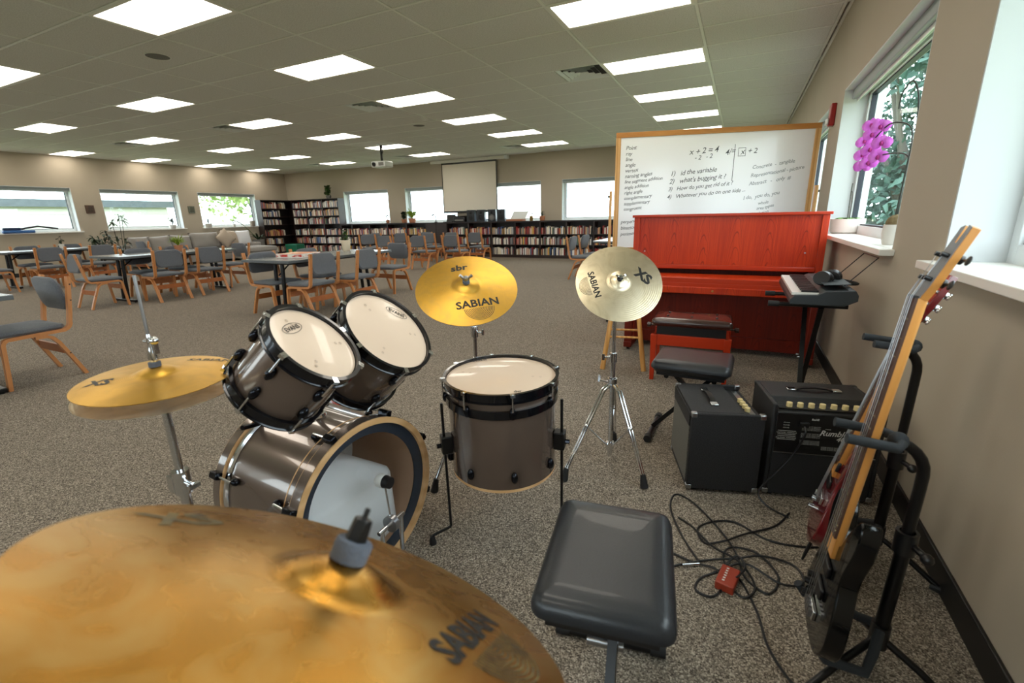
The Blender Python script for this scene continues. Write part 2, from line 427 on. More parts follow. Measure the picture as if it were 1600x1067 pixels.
for (x, y), lb in zip(((-6.06, 3.52), (-6.05, 8.3)), ('above the near table', 'above the rows of chairs')):
    e = empty('ceiling_speaker', (x, y, ZC), 0, 'round grey flush ceiling speaker ' + lb, 'speaker', 'round ceiling speakers')
    MB().lathe([(.115, -.003), (.125, -.006), (.125, .004)], 28).build('rim', M_tbar, e)
    MB().lathe([(0, -.004), (.115, -.003)], 28).build('grille', M_spk, e)
# ------------------------------------------------------------------ drum kit
M_shell = mat('drum_lacquer_charcoal_brown', (84, 69, 60), .2, .42, noise=(2.2, .35), c2=(112, 96, 86), coat=.8)
M_hoopblk = mat('black_drum_hoop', (22, 24, 30), .18, .6, coat=.4)
M_lug = mat('black_nickel', (30, 32, 38), .15, .8)
M_head = mat('drum_head_cream', (222, 200, 178), .28, noise=(5, .4), c2=(214, 190, 168), coat=.3)
M_maple = wood('pale_maple', (226, 184, 134), (206, 160, 108), 5, .4, 'X')
M_inner = mat('inner_ply_maple', (196, 160, 130), .5)
M_clear = glassy('clear_drum_head', (252, 252, 252), .92, .12)
M_felt = mat('grey_felt', (92, 98, 110), .95, bump=(300, .5))
M_ink = mat('black_ink', (24, 22, 20), .5)
M_inkg = mat('worn_black_ink', (52, 46, 36), .5, noise=(60, .2), c2=(110, 92, 50))

def cymbal_mat(name, c, c2, rings, rough=.26, wave=.1):
    m = bpy.data.materials.new(name); m.use_nodes = True; nt = m.node_tree; b = nt.nodes['Principled BSDF']
    tc = nt.nodes.new('ShaderNodeTexCoord'); sx = nt.nodes.new('ShaderNodeSeparateXYZ'); nt.links.new(tc.outputs['Object'], sx.inputs[0])
    cb = nt.nodes.new('ShaderNodeCombineXYZ'); nt.links.new(sx.outputs[0], cb.inputs[0]); nt.links.new(sx.outputs[1], cb.inputs[1])
    ln = nt.nodes.new('ShaderNodeVectorMath'); ln.operation = 'LENGTH'; nt.links.new(cb.outputs[0], ln.inputs[0])
    ml = nt.nodes.new('ShaderNodeMath'); ml.operation = 'MULTIPLY'; ml.inputs[1].default_value = rings; nt.links.new(ln.outputs['Value'], ml.inputs[0])
    sn = nt.nodes.new('ShaderNodeMath'); sn.operation = 'SINE'; nt.links.new(ml.outputs[0], sn.inputs[0])
    bp = nt.nodes.new('ShaderNodeBump'); bp.inputs['Strength'].default_value = wave; bp.inputs['Distance'].default_value = .002
    nt.links.new(sn.outputs[0], bp.inputs['Height']); nt.links.new(bp.outputs[0], b.inputs['Normal'])
    n = nt.nodes.new('ShaderNodeTexNoise'); n.inputs['Scale'].default_value = 14; n.inputs['Detail'].default_value = 6; n.inputs['Distortion'].default_value = 1.2
    nt.links.new(tc.outputs['Object'], n.inputs['Vector'])
    r = nt.nodes.new('ShaderNodeValToRGB'); r.color_ramp.elements[0].position = .42; r.color_ramp.elements[1].position = .68
    r.color_ramp.elements[0].color = lin(c); r.color_ramp.elements[1].color = lin(c2)
    nt.links.new(n.outputs['Fac'], r.inputs['Fac']); nt.links.new(r.outputs['Color'], b.inputs['Base Color'])
    rr = nt.nodes.new('ShaderNodeMapRange'); rr.inputs[3].default_value = rough; rr.inputs[4].default_value = rough + .16
    nt.links.new(n.outputs['Fac'], rr.inputs[0]); nt.links.new(rr.outputs[0], b.inputs['Roughness'])
    b.inputs['Metallic'].default_value = 1
    return m
M_gold = cymbal_mat('brass_cymbal', (226, 178, 78), (214, 170, 84), 1600, .3, .12)
M_ride = cymbal_mat('worn_bronze_cymbal', (200, 146, 60), (206, 164, 92), 2600, .2, .06)
M_silver = cymbal_mat('pale_bronze_cymbal', (236, 222, 192), (216, 200, 166), 700, .28, .06)

def cym_z(r, Rr, rb, hb, hc):
    """height of the upper face over the rim plane"""
    if r >= rb: return hc * (1 - ((r - rb) / (Rr - rb)) ** 1.25)
    return hc + hb * (1 - (r / rb) ** 2.2)
def cymbal(Rr, material, name_parent, hb=.018, hc=.018, rb=None, flip=False, part='plate'):
    rb = rb or Rr * .27; pr = [(.006, cym_z(.006, Rr, rb, hb, hc))]
    for k in range(1, 8): pr.append((rb * k / 7, cym_z(rb * k / 7, Rr, rb, hb, hc)))
    for k in range(1, 15): pr.append((rb + (Rr - rb) * k / 14, cym_z(rb + (Rr - rb) * k / 14, Rr, rb, hb, hc)))
    low = [(r, z - .0016) for r, z in pr][::-1]
    pr = pr + low + [pr[0]]
    if flip: pr = [(r, -z) for r, z in pr]
    return MB().lathe(pr, 72).build(part, material, name_parent, ang=55)
def on_cymbal(name, geo, pos, rot, Rr, parent, material, hb=.018, hc=.018, rb=None, eps=.0006):
    rb = rb or Rr * .27; vs, fs = geo; c, s = math.cos(R(rot)), math.sin(R(rot)); out = []
    for v in vs:
        x = pos[0] + v[0] * c - v[1] * s; y = pos[1] + v[0] * s + v[1] * c
        out.append((x, y, cym_z(min(math.hypot(x, y), Rr), Rr, rb, hb, hc) + eps))
    return MB().add(out, fs).build(name, material, parent, smooth=False)
def half_rings(rad, n, y=0, wd=.42):
    """stack of concentric half circles below a word"""
    vs = []; fs = []
    for k in range(n):
        r1 = rad * (k + 1) / n; r2 = r1 - rad / n * wd
        for a in range(0, 19):
            t = R(180 + 10 * a); k0 = len(vs)
            vs += [(r1 * math.cos(t), r1 * math.sin(t) + y), (r2 * math.cos(t), r2 * math.sin(t) + y)]
            if a: fs.append((k0 - 2, k0 - 1, k0 + 1, k0))
    return vs, fs
def place(o, c, n, xh):
    mm = frame_from(n, xh); mm.translation = c; o.matrix_world = mm; return o

def wingnut(parent, z, material=M_chrome, s=1.0):
    mb = MB(); mb.lathe([(0, z), (.008 * s, z), (.008 * s, z + .014 * s), (0, z + .015 * s)], 14)
    for q in (-1, 1): mb.cyl((q * .006 * s, 0, z + .006 * s), (q * .020 * s, 0, z + .022 * s), .0045 * s, .0055 * s, 8)
    mb.build('wing_nut', material, parent)
def tripod(e, cz, feet, top, rad=.013, hinge=.42):
    """chrome double-braced tripod: slider at hinge, legs to feet, struts to lower collar"""
    MB().lathe([(.020, hinge - .02), (.024, hinge - .02), (.024, hinge + .03), (.018, hinge + .03)], 18).build('collar', M_chrome, e)
    MB().lathe([(.0, cz - .02), (.021, cz - .02), (.021, cz + .015), (.0, cz + .015)], 18).build('lower_collar', M_chrome, e)
    for fx, fy in feet:
        d = Vector((fx, fy, 0)); u = d.normalized(); sd = Vector((-u.y, u.x, 0))
        a = u * .022 + Vector((0, 0, hinge)); b = Vector((fx, fy, .05)); k = u * .06 + Vector((0, 0, hinge - .02))
        lg = MB()
        for q in (-1, 1):
            lg.tube([a + sd * .009 * q, k + sd * .009 * q, b + sd * .006 * q], .0055, 8)
        legp = lg.build('leg', M_chrome, e)
        mid = k.lerp(b, .45)
        st = MB().tube([mid, u * .02 + Vector((0, 0, cz))], .005, 8); st.ball(mid, .012, 10); st.build('brace', M_chrome, legp)
        ft = MB().tube([b + Vector((0, 0, .012)) - u * .004, Vector((fx, fy, .012)) + u * .008, Vector((fx, fy, .0)) + u * .012], [.012, .018, .019], 10); ft.build('rubber_foot', M_rubber, legp)
def boom_top(e, p0, p1, rad=.0085):
    pass

# crash cymbals on tripod stands --------------------------------------------------
xs_c, xs_n = Vector((-.498, 2.185, .925)), Vector((.296, -.74, .604)).normalized()
st = empty('cymbal_stand', (-.50, 2.14, 0), 0, 'chrome tripod cymbal stand with the pale silver crash cymbal on top', 'cymbal stand')
MB().cyl((0, 0, .04), (0, 0, .56), .0125, n=16).build('lower_tube', M_chrome, st)
mb = MB().cyl((0, 0, .56), (0, 0, .785), .0095, n=16); mb.build('upper_tube', M_chrome, st)
mb = MB().lathe([(.0096, .545), (.018, .545), (.018, .59), (.0096, .59)], 16); mb.cyl((-.015, 0, .567), (-.04, -.01, .567), .006); mb.cbox((-.045, -.012, .567), (.012, .006, .03)); mb.build('height_clamp', M_chrome, st)
top = xs_c - xs_n * .012 - Vector((-.50, 2.14, 0))
mb = MB().tube([(0, 0, .775), (0, .02, .82), (-.004, .052, .868), top], .0075, 10); mb.ball((0, 0, .785), .016, 12); mb.cyl((-.02, 0, .785), (.028, 0, .785), .008); mb.build('tilter', M_chrome, st)
mb = MB().cyl((-.02, 0, .437), (-.06, -.01, .445), .006); mb.cbox((-.062, -.01, .455), (.012, .008, .036)); mb.build('tripod_screw', M_chrome, st)
tripod(st, .10, [(-.15, -.25), (.20, -.16), (-.03, .22)], .5, hinge=.43)
cy = empty('crash_cymbal', (0, 0, 0), 0, 'pale silvery crash cymbal tilted on a chrome stand before the piano', 'cymbal'); place(cy, xs_c, xs_n, RT)
RX = .203
cymbal(RX, M_silver, cy, rb=.05)
kw = dict(Rr=RX, parent=cy, rb=.05)
vs_, fs_ = text_geo('SABIAN', .042, bold=.0012); on_cymbal('lettering', (vs_, fs_), (-.118, -.01), -78, material=M_ink, **kw)
on_cymbal('ring_logo', half_rings(.05, 9), (-.138, -.015), -78, material=M_inkg, **kw)
vs_, fs_ = text_geo('XS', .07, shear=-.2, bold=.003); on_cymbal('lettering', (vs_, fs_), (.118, .02), -42, material=M_ink, **kw)
wingnut(cy, .05, M_chrome, 1.0); MB().lathe([(0, .036), (.014, .036), (.014, .05), (0, .05)], 16).build('felt_washer', M_black, cy)

sb_c, sb_n = Vector((-1.085, 1.764, .931)), Vector((.28, -.489, .826)).normalized()
b0 = Vector((-1.075, 1.80, 0))
st = empty('cymbal_stand', b0, 0, 'chrome cymbal stand behind the floor tom carrying the yellow brass cymbal', 'cymbal stand')
MB().cyl((0, 0, .04), (0, 0, .60), .0125, n=16).build('lower_tube', M_chrome, st)
MB().cyl((0, 0, .60), (0, 0, .84), .0095, n=16).build('upper_tube', M_chrome, st)
mb = MB().lathe([(.0096, .70), (.018, .70), (.018, .75), (.0096, .75)], 16); mb.cyl((.012, 0, .725), (.04, .0, .725), .006); mb.cbox((.045, 0, .725), (.01, .006, .026)); mb.build('height_clamp', M_chrome, st)
top = sb_c - sb_n * .03 - b0
mb = MB().tube([(0, 0, .83), (0, 0, .87), top], .0075, 10); mb.ball((0, 0, .85), .018); mb.cyl((-.025, 0, .85), (.025, 0, .85), .009); mb.build('tilter', M_chrome, st)
tripod(st, .10, [(-.10, -.245), (.26, -.02), (-.14, .22)], .5, hinge=.45)
cy = empty('crash_cymbal', (0, 0, 0), 0, 'yellow brass cymbal tilted above the floor tom', 'cymbal'); place(cy, sb_c, sb_n, RT)
RS = .2285; kw = dict(Rr=RS, parent=cy)
cymbal(RS, M_gold, cy)
on_cymbal('lettering', text_geo('SABIAN', .056, bold=.0016), (.055, -.105), 14, material=M_ink, **kw)
on_cymbal('ring_logo', half_rings(.066, 10), (.063, -.128), 14, material=M_inkg, **kw)
on_cymbal('lettering', text_geo('sbr', .06, bold=.002, shear=.1), (-.045, .125), 14, material=M_ink, **kw)
MB().lathe([(0, .036), (.016, .036), (.016, .05), (0, .05)], 16).build('felt_washer', M_felt, cy); wingnut(cy, .05, M_steel, 1.3)

# ride cymbal close to the camera ---------------------------------------------------
rd_c, rd_n = Vector((-.337, .26, .87)), Vector((.129, .553, .823)).normalized()
cy = empty('ride_cymbal', (0, 0, 0), 0, 'large worn bronze ride cymbal tilted beside the padded black bench', 'cymbal'); place(cy, rd_c, rd_n, RT)
RD = .254; kw = dict(Rr=RD, parent=cy, rb=.062, hb=.02, hc=.02)
cymbal(RD, M_ride, cy, rb=.062, hb=.02, hc=.02)
on_cymbal('lettering', text_geo('SABIAN', .045, bold=.0016), (.143, .018), 76, material=M_ink, **kw)
on_cymbal('ring_logo', half_rings(.056, 10), (.166, .013), 76, material=M_inkg, **kw)
on_cymbal('lettering', text_geo('XS', .06, bold=.002, shear=-.2), (-.19, .03), 60, material=M_inkg, **kw)
MB().lathe([(0, .040), (.019, .040), (.0195, .058), (.018, .060), (0, .060)], 24).build('felt_washer', M_felt, cy)
mb = MB().lathe([(0, .060), (.012, .060), (.010, .082), (0, .084)], 6); mb.cyl((.0, 0, .08), (0, 0, .093), .003); mb.build('wing_nut', M_black, cy, bevel=.001)
b0 = Vector((-.42, .12, 0))
st = empty('cymbal_stand', b0, 0, 'chrome tripod stand under the large ride cymbal', 'cymbal stand')
MB().cyl((0, 0, .04), (0, 0, .55), .0125, n=16).build('lower_tube', M_chrome, st)
top = rd_c - rd_n * .02 - b0
MB().tube([(0, 0, .55), (0, 0, .72), top * .6 + Vector((0, 0, .30)), top], .009, 10).build('upper_tube', M_chrome, st)
tripod(st, .10, [(-.2, -.1), (.12, -.2), (-.05, .22)], .5, hinge=.42)

# hi-hat ----------------------------------------------------------------------------
b0 = Vector((-1.358, .628, 0))
hs = empty('hi_hat_stand', b0, 0, 'chrome hi-hat stand with a tall pull rod beside the bass drum', 'cymbal stand')
MB().cyl((0, 0, .05), (0, 0, .56), .0135, n=16).build('lower_tube', M_chrome, hs)
MB().cyl((0, 0, .56), (0, 0, .80), .0105, n=16).build('upper_tube', M_chrome, hs)
MB().cyl((0, 0, .80), (0, 0, 1.118), .004, n=10).build('pull_rod', M_steel, hs)
mb = MB().lathe([(.0, .750), (.02, .750), (.024, .775), (.015, .782), (0, .782)], 18); mb.cyl((.015, 0, .762), (.035, .0, .762), .006); mb.build('seat_cup', M_black, hs)
mb = MB().lathe([(.0136, .50), (.022, .50), (.022, .57), (.0106, .57)], 12); mb.cyl((.01, 0, .535), (.05, 0, .535), .008); mb.cbox((.055, 0, .535), (.012, .03, .012)); mb.cbox((-.018, -.012, .53), (.03, .02, .05)); mb.build('height_clamp', M_chrome, hs)
mb = MB().lathe([(0, .885), (.009, .885), (.011, .90), (.009, .925), (.006, .935), (.0075, .95), (.004, .965), (0, .965)], 16)
mb.cyl((-.02, 0, .945), (.02, 0, .945), .006); mb.ball((.022, 0, .95), .011); mb.cbox((.022, 0, .935), (.008, .012, .04)); mb.build('clutch', M_chrome, hs)
MB().lathe([(0, .878), (.014, .878), (.014, .89), (0, .89)], 16).build('felt_washer', M_felt, hs)
tripod(hs, .12, [(-.18, -.12), (-.02, .22), (.16, -.14)], .5, hinge=.40)
mb = MB().box(-.045, .045, .05, .30, .012, .022); mb.build('foot_plate', M_steel, hs)
kw = dict(Rr=.178, rb=.05)
tp = empty('hi_hat_cymbal', b0 + Vector((0, 0, .846)), 0, 'upper golden hi-hat cymbal facing up on its rod', 'cymbal')
tp.rotation_euler = (R(2.2), R(1.5), YAW * 0 + R(25))
cymbal(.178, M_gold, tp, rb=.05, hb=.016, hc=.016)
on_cymbal('lettering', text_geo('XS', .05, bold=.002, shear=-.2), (-.10, -.06), 5, parent=tp, material=M_ink, hb=.016, hc=.016, **kw)
on_cymbal('lettering', text_geo('SABIAN', .034, bold=.001), (.06, .125), 10, parent=tp, material=M_inkg, hb=.016, hc=.016, **kw)
bt = empty('hi_hat_cymbal', b0 + Vector((0, 0, .814)), 0, 'lower hi-hat cymbal turned face down below the golden one', 'cymbal')
bt.rotation_euler = (R(2.2), R(2.6), R(25))
cymbal(.181, M_silver, bt, rb=.05, hb=.014, hc=.014, flip=True)

# drums -----------------------------------------------------------------------------
def hoop(mb, r, z0, z1, t=.008, lip=.004):
    return mb.lathe([(r - t, z0), (r + lip, z0), (r + lip, z0 + .004), (r, z0 + .006), (r, z1 - .006), (r + lip, z1 - .004), (r + lip, z1), (r - t, z1), (r - t, z0)], 64)
def drum(name, Rs, dep, c, n, xh, lugs, label, phase=0, full_lugs=True, bottom=True, headm=M_head):
    e = empty(name, (0, 0, 0), 0, label, 'drum'); place(e, c, n, xh)
    MB().lathe([(Rs, -.012), (Rs, -dep + .012), (Rs - .008, -dep + .012), (Rs - .008, -.012), (Rs, -.012)], 72).build('shell', M_shell, e)
    hoop(MB(), Rs + .010, -.028, .008, .007).build('top_hoop', M_hoopblk, e)
    MB().lathe([(0, -.001), (Rs - .012, -.001), (Rs + .001, -.003), (Rs + .002, -.008)], 64).build('batter_head', headm, e)
    if bottom:
        hoop(MB(), Rs + .010, -dep - .008, -dep + .026, .007).build('bottom_hoop', M_hoopblk, e)
        MB().lathe([(0, -dep + .002), (Rs + .001, -dep + .002)], 64).build('resonant_head', M_head, e)
    else:
        MB().lathe([(Rs - .008, -dep + .012), (Rs - .006, -dep), (Rs - .001, -dep), (Rs, -dep + .012)], 64).build('bearing_edge', M_maple, e)
    for k in range(lugs):
        t = 2 * math.pi * k / lugs + phase; T = Matrix.Rotation(t, 4, 'Z')
        for zs, (zr0, zr1) in ((-.066, (-.055, .010)), (-dep + .062, (-dep + .05, -dep - .008))):
            lg = MB().ball((Rs + .006, 0, zs), .014, 12, T, (1.0, .9, 1.6)); lp = lg.build('lug', M_lug, e)
            if bottom or zs > -dep / 2:
                rd = MB().cyl((Rs + .017, 0, zr0), (Rs + .017, 0, zr1), .0032, n=8, M=T); rd.cbox((Rs + .014, 0, zr1 - .006 * (1 if zr1 > -.05 else -1)), (.018, .016, .010), T); rd.build('tension_rod', M_chrome, lp)
    return e
def head_print(e, words, pos, rot, size, oval=True):
    c, s = math.cos(R(rot)), math.sin(R(rot))
    vs, fs = text_geo(words, size, bold=.0004)
    tr = lambda v: (pos[0] + v[0] * c - v[1] * s, pos[1] + v[0] * s + v[1] * c, .0003)
    MB().add([tr(v) for v in vs], fs).build('head_print', M_ink, e, smooth=False)
    if oval:
        mb = MB(); a, b = size * 2.0, size * .85; P = []; F_ = []
        for k in range(32):
            t = 2 * math.pi * k / 32
            P += [tr((a * math.cos(t), b * math.sin(t))), tr((a * .95 * math.cos(t), b * .9 * math.sin(t)))]
            q = (k + 1) % 32; F_.append((2 * k, 2 * k + 1, 2 * q + 1, 2 * q))
        mb.add(P, F_).build('head_print', M_ink, e, smooth=False)
M_dot = mat('lug_screw_mark', (186, 164, 144), .4)  # tint of the lug screws that show through the drum head
def head_marks(e, Rs, n, ph):
    for k in range(n):
        t = 2 * math.pi * k / n + ph
        for dr in (.60, .74):
            mb = MB(); T = Matrix.Translation((Rs * dr * math.cos(t), Rs * dr * math.sin(t), 0))
            mb.lathe([(.0022, .0002), (.0046, .0002)], 14, T); mb.build('screw_mark', M_dot, e, smooth=False)

t1 = drum('rack_tom', .127, .205, Vector((-1.03, .865, .914)), (.673, .21, .709), RT, 6, 'small charcoal rack tom with cream head nearer the hi-hat', .3)
head_print(t1, 'EVANS', (-.069, -.008), 79, .020); head_marks(t1, .127, 3, 1.0)
t2 = drum('rack_tom', .158, .235, Vector((-1.055, 1.193, .872)), (.733, .059, .678), RT, 6, 'larger charcoal rack tom with cream head nearer the brass cymbal', .1)
head_print(t2, 'EVANS', (.005, .116), 14, .022); head_marks(t2, .158, 3, .6)
ft = drum('floor_tom', .203, .375, Vector((-.757, 1.446, .67)), (.004, -.03, .999), RT, 8, 'charcoal floor tom standing on three black legs', .2, bottom=False)
head_print(ft, 'EVANS', (-.09, .165), 20, .02, False); head_print(ft, 'dw', (.06, -.165), 10, .022, False); head_marks(ft, .203, 2, 2.9)
MB().lathe([(.2045, -.055), (.213, -.055), (.213, -.085), (.2045, -.085), (.2045, -.055)], 64).build('lower_rim_ring', M_hoopblk, ft)
for a in (-160, -18, 82):
    T = Matrix.Rotation(R(a), 4, 'Z')
    br = MB().box(.203, .245, -.022, .022, -.275, -.205, T).build('leg_bracket', M_blackmetal, ft, bevel=.004)
    MB().tube([(.235, 0, -.245), (.262, 0, -.245)], .009, 8, M=T).build('thumb_screw', M_lug, br)
    lg = MB().tube([(.232, 0, -.075), (.232, 0, -.40), (.232, 0, -.60), (.236, 0, -.607), (.245, 0, -.610), (.300, 0, -.625), (.308, 0, -.632), (.309, 0, -.65)], .0055, 10, M=T); lp = lg.build('leg', M_blackmetal, ft)
    MB().tube([(.309, 0, -.630), (.309, 0, -.655), (.309, 0, -.668)], [.009, .014, .015], 10, M=T).build('rubber_foot', M_rubber, lp)

# bass drum, axis along the room; batter side towards the bench
RB = .279; DB = .46
bd = empty('bass_drum', (0, 0, 0), 0, 'brown bass drum lying on its side with a clear head and pale wood hoop', 'drum'); place(bd, Vector((-1.064, 1.042, .296)), (.995, -.10, 0), (0, .1, 0) if 0 else (.1, .995, 0))
MB().lathe([(RB, -.03), (RB, -DB + .03)], 80).build('shell', M_shell, bd)
MB().lathe([(RB - .008, -.03), (RB - .008, -DB + .03)], 80).build('inner_shell', M_inner, bd)
for nm, z0, z1, mt_o in (('batter_hoop', -.045, .0, M_maple), ('front_hoop', -DB, -DB + .045, M_maple)):
    MB().lathe([(RB - .006, z0), (RB + .015, z0), (RB + .015, z1), (RB - .006, z1), (RB - .006, z0)], 80).build(nm, mt_o, bd)
    z = z0 if nm != 'batter_hoop' else z0
    MB().lathe([(RB + .0155, z0 + .003), (RB + .0165, z0 + .003), (RB + .0165, z1 - .003), (RB + .0155, z1 - .003), (RB + .0155, z0 + .003)], 80).build('hoop_lacquer', M_shell, bd)
MB().lathe([(RB - .045, -.024), (RB - .02, -.018), (RB - .006, -.016), (RB - .006, -.03), (RB - .045, -.028)], 72).build('muffle_ring', mat('dark_blue_grey_ring', (42, 50, 62), .3), bd)
MB().lathe([(0, -.026), (RB - .02, -.026)], 64).build('batter_head', M_clear, bd)
MB().lathe([(0, -DB + .03), (RB - .004, -DB + .03)], 64).build('front_head', mat('white_front_head', (214, 214, 212), .3), bd)
MB().lathe([(RB + .002, -DB + .052), (RB + .010, -DB + .056), (RB + .010, -DB + .068), (RB + .002, -DB + .072)], 80).build('chrome_band', M_chrome, bd)
MB().lathe([(RB + .0004, -.085), (RB + .0012, -.086), (RB + .0012, -.089), (RB + .0004, -.090)], 80).build('inlay_line', M_maple, bd)
for k in range(8):
    T = Matrix.Rotation(R(22.5 + 45 * k), 4, 'Z')
    for zz0, zc, sgn in ((-.105, -.025, 1), (-DB + .115, -DB + .022, -1)):
        lp = MB().ball((RB + .010, 0, zz0), .016, 12, T, (.9, .85, 1.1)).build('lug', M_lug, bd)
        MB().cyl((RB + .024, 0, zz0), (RB + .026, 0, zc), .0042, n=8, M=T).build('tension_rod', M_chrome, lp)
        cl = MB().cbox((RB + .024, 0, zc), (.024, .024, .046), T); cl.build('claw', M_lug, lp, bevel=.004)
MB().tube([(-.12, RB * .9, -.40), (-.2, RB * .98, -.37)], .009, 8).build('spur_stub', M_lug, bd)
for sx in (-1, 1):      # spurs; local x is along the room's depth here
    l = MB().tube([(sx * (RB - .03), -.10 if False else -.16, -.36), (sx * (RB + .10), -.285, -.42)], .007, 8).build('spur', M_blackmetal, bd)
# tom holders rising from the bass drum
for (bx, by, tx, ty, tz) in ((-1.27, .99, -1.235, .93, .80), (-1.27, 1.10, -1.25, 1.14, .80)):
    pass
hold = empty('tom_holder', (-1.29, 1.05, .565), 0, 'chrome double tom holder fixed on top of the bass drum', 'tom holder')
MB().cyl((0, 0, 0), (0, 0, .02), .035, .03, 18).build('base_plate', M_chrome, hold)
MB().cyl((0, 0, .02), (0, 0, .20), .012, n=14).build('post', M_chrome, hold)
for q, top_ in ((-1, Vector((-1.155, .86, .80))), (1, Vector((-1.18, 1.185, .80)))):
    a = top_ - Vector((-1.29, 1.05, .565))
    MB().tube([(0, 0, .17), (.0, q * .06, .235), (.01, q * .09, .255), a * 1.0], .0075, 10).build('arm', M_chrome, hold)
    mb = MB().cyl((-.03, q * .03, .29), (.02, q * .02, .36), .007); mb.ball((.0, q * .04, .2), .02); mb.build('clamp', M_blackmetal, hold)
pw = MB().pad(.34, .40, .15, .06, .05, rings=5); 
po = pw.build('pillow', mat('white_pillow_fabric', (235, 238, 240), .8, bump=(12, .5)), None); po.location = (-1.30, 1.05, .033); tag(po, 'white pillow stuffed inside the bass drum', 'pillow')
po.rotation_euler = (0, R(-3), R(-5)); po.scale = (.98, 1.06, 1.75)
pw.v
# kick pedal
kp = empty('kick_pedal', (-1.0, 1.06, 0), 0, 'chrome kick pedal with a white and black beater at the bass drum', 'drum pedal')
MB().box(-.05, .30, -.045, .045, .004, .012).build('base_plate', M_steel, kp, bevel=.002)
fb = MB(); fb.add([(.02, -.035, .075), (.02, .035, .075), (.30, .04, .025), (.30, -.04, .025), (.02, -.035, .067), (.02, .035, .067), (.30, .04, .017), (.30, -.04, .017)], [(0, 1, 2, 3), (7, 6, 5, 4), (0, 4, 5, 1), (1, 5, 6, 2), (2, 6, 7, 3), (3, 7, 4, 0)]); fb.build('foot_board', M_steel, kp)
for q in (-1, 1): MB().tube([(-.01, q * .045, .008), (-.005, q * .05, .21)], .008, 10).build('post', M_chrome, kp)
MB().cyl((-.005, -.065, .21), (-.005, .065, .21), .008, n=12).build('axle', M_chrome, kp)
MB().lathe([(.0, -.01), (.03, -.01), (.03, .01), (0, .01)], 20, Matrix.Translation((-.005, 0, .21)) @ Matrix.Rotation(R(90), 4, 'X')).build('cam', M_steel, kp)
MB().cyl((-.005, 0, .21), (-.03, .012, .355), .0035, n=8).build('beater_rod', M_chrome, kp)
T = Matrix.Translation((-.033, .013, .362)) @ Matrix.Rotation(R(90), 4, 'Y')
bt_ = MB().lathe([(0, -.028), (.018, -.028), (.024, -.02), (.024, .005), (0, .005)], 18, T).build('beater', mat('white_felt', (225, 225, 222), .9), kp)
MB().lathe([(0, .005), (.023, .005), (.020, .030), (0, .030)], 18, T).build('beater_weight', M_black, bt_)

# drum bench and keyboard bench (folding X legs) ------------------------------------
M_vinyl = mat('black_vinyl', (33, 36, 41), .36, bump=(220, .12), coat=.1)
def xbench(label, c, rz, L, Wd, H, zt=.07):
    """long axis = local x"""
    e = empty('padded_bench', (c[0], c[1], 0), rz, label, 'bench', None)
    MB().pad(L, Wd, zt, .035, .0012, H - zt, edge=.028).build('seat_cushion', M_vinyl, e)
    MB().box(-L / 2 + .03, L / 2 - .03, -Wd / 2 + .03, Wd / 2 - .03, H - zt - .015, H - zt + .004).build('seat_board', M_black, e)
    for sg in (-1, 1):
        o = .02 * sg
        lg = MB().tube([(sg * (L / 2 - .01), o, .035), (-sg * (L / 2 - .08), o, H - zt - .02)], .016, 4).build('leg', M_blackmetal, e, smooth=False)
        MB().cyl((-sg * (L / 2 - .08), -Wd / 2 + .05, H - zt - .025), (-sg * (L / 2 - .08), Wd / 2 - .05, H - zt - .025), .013, n=10).build('top_bar', M_blackmetal, lg)
        MB().cyl((sg * (L / 2 - .01), -Wd / 2 + .01, .020), (sg * (L / 2 - .01), Wd / 2 - .01, .020), .0165, n=12).build('foot_bar', M_blackmetal, lg)
        for q in (-1, 1): MB().cyl((sg * (L / 2 - .01), q * (Wd / 2 - .03), .021), (sg * (L / 2 - .01), q * (Wd / 2 + .012), .021), .0205, n=12).build('foot_cap', M_rubber, lg)
    MB().cyl((0, -.045, (H - zt) / 2), (0, .045, (H - zt) / 2), .014, n=12).build('pivot_bolt', M_steel, e)
    return e
xbench('padded black vinyl bench with crossed legs used as the drum seat', (-.207, .918), R(90 + 9), .39, .295, .48)
xbench('padded black vinyl bench with crossed legs in front of the electronic keyboard', (-.165, 2.60), R(-2), .40, .33, .48)
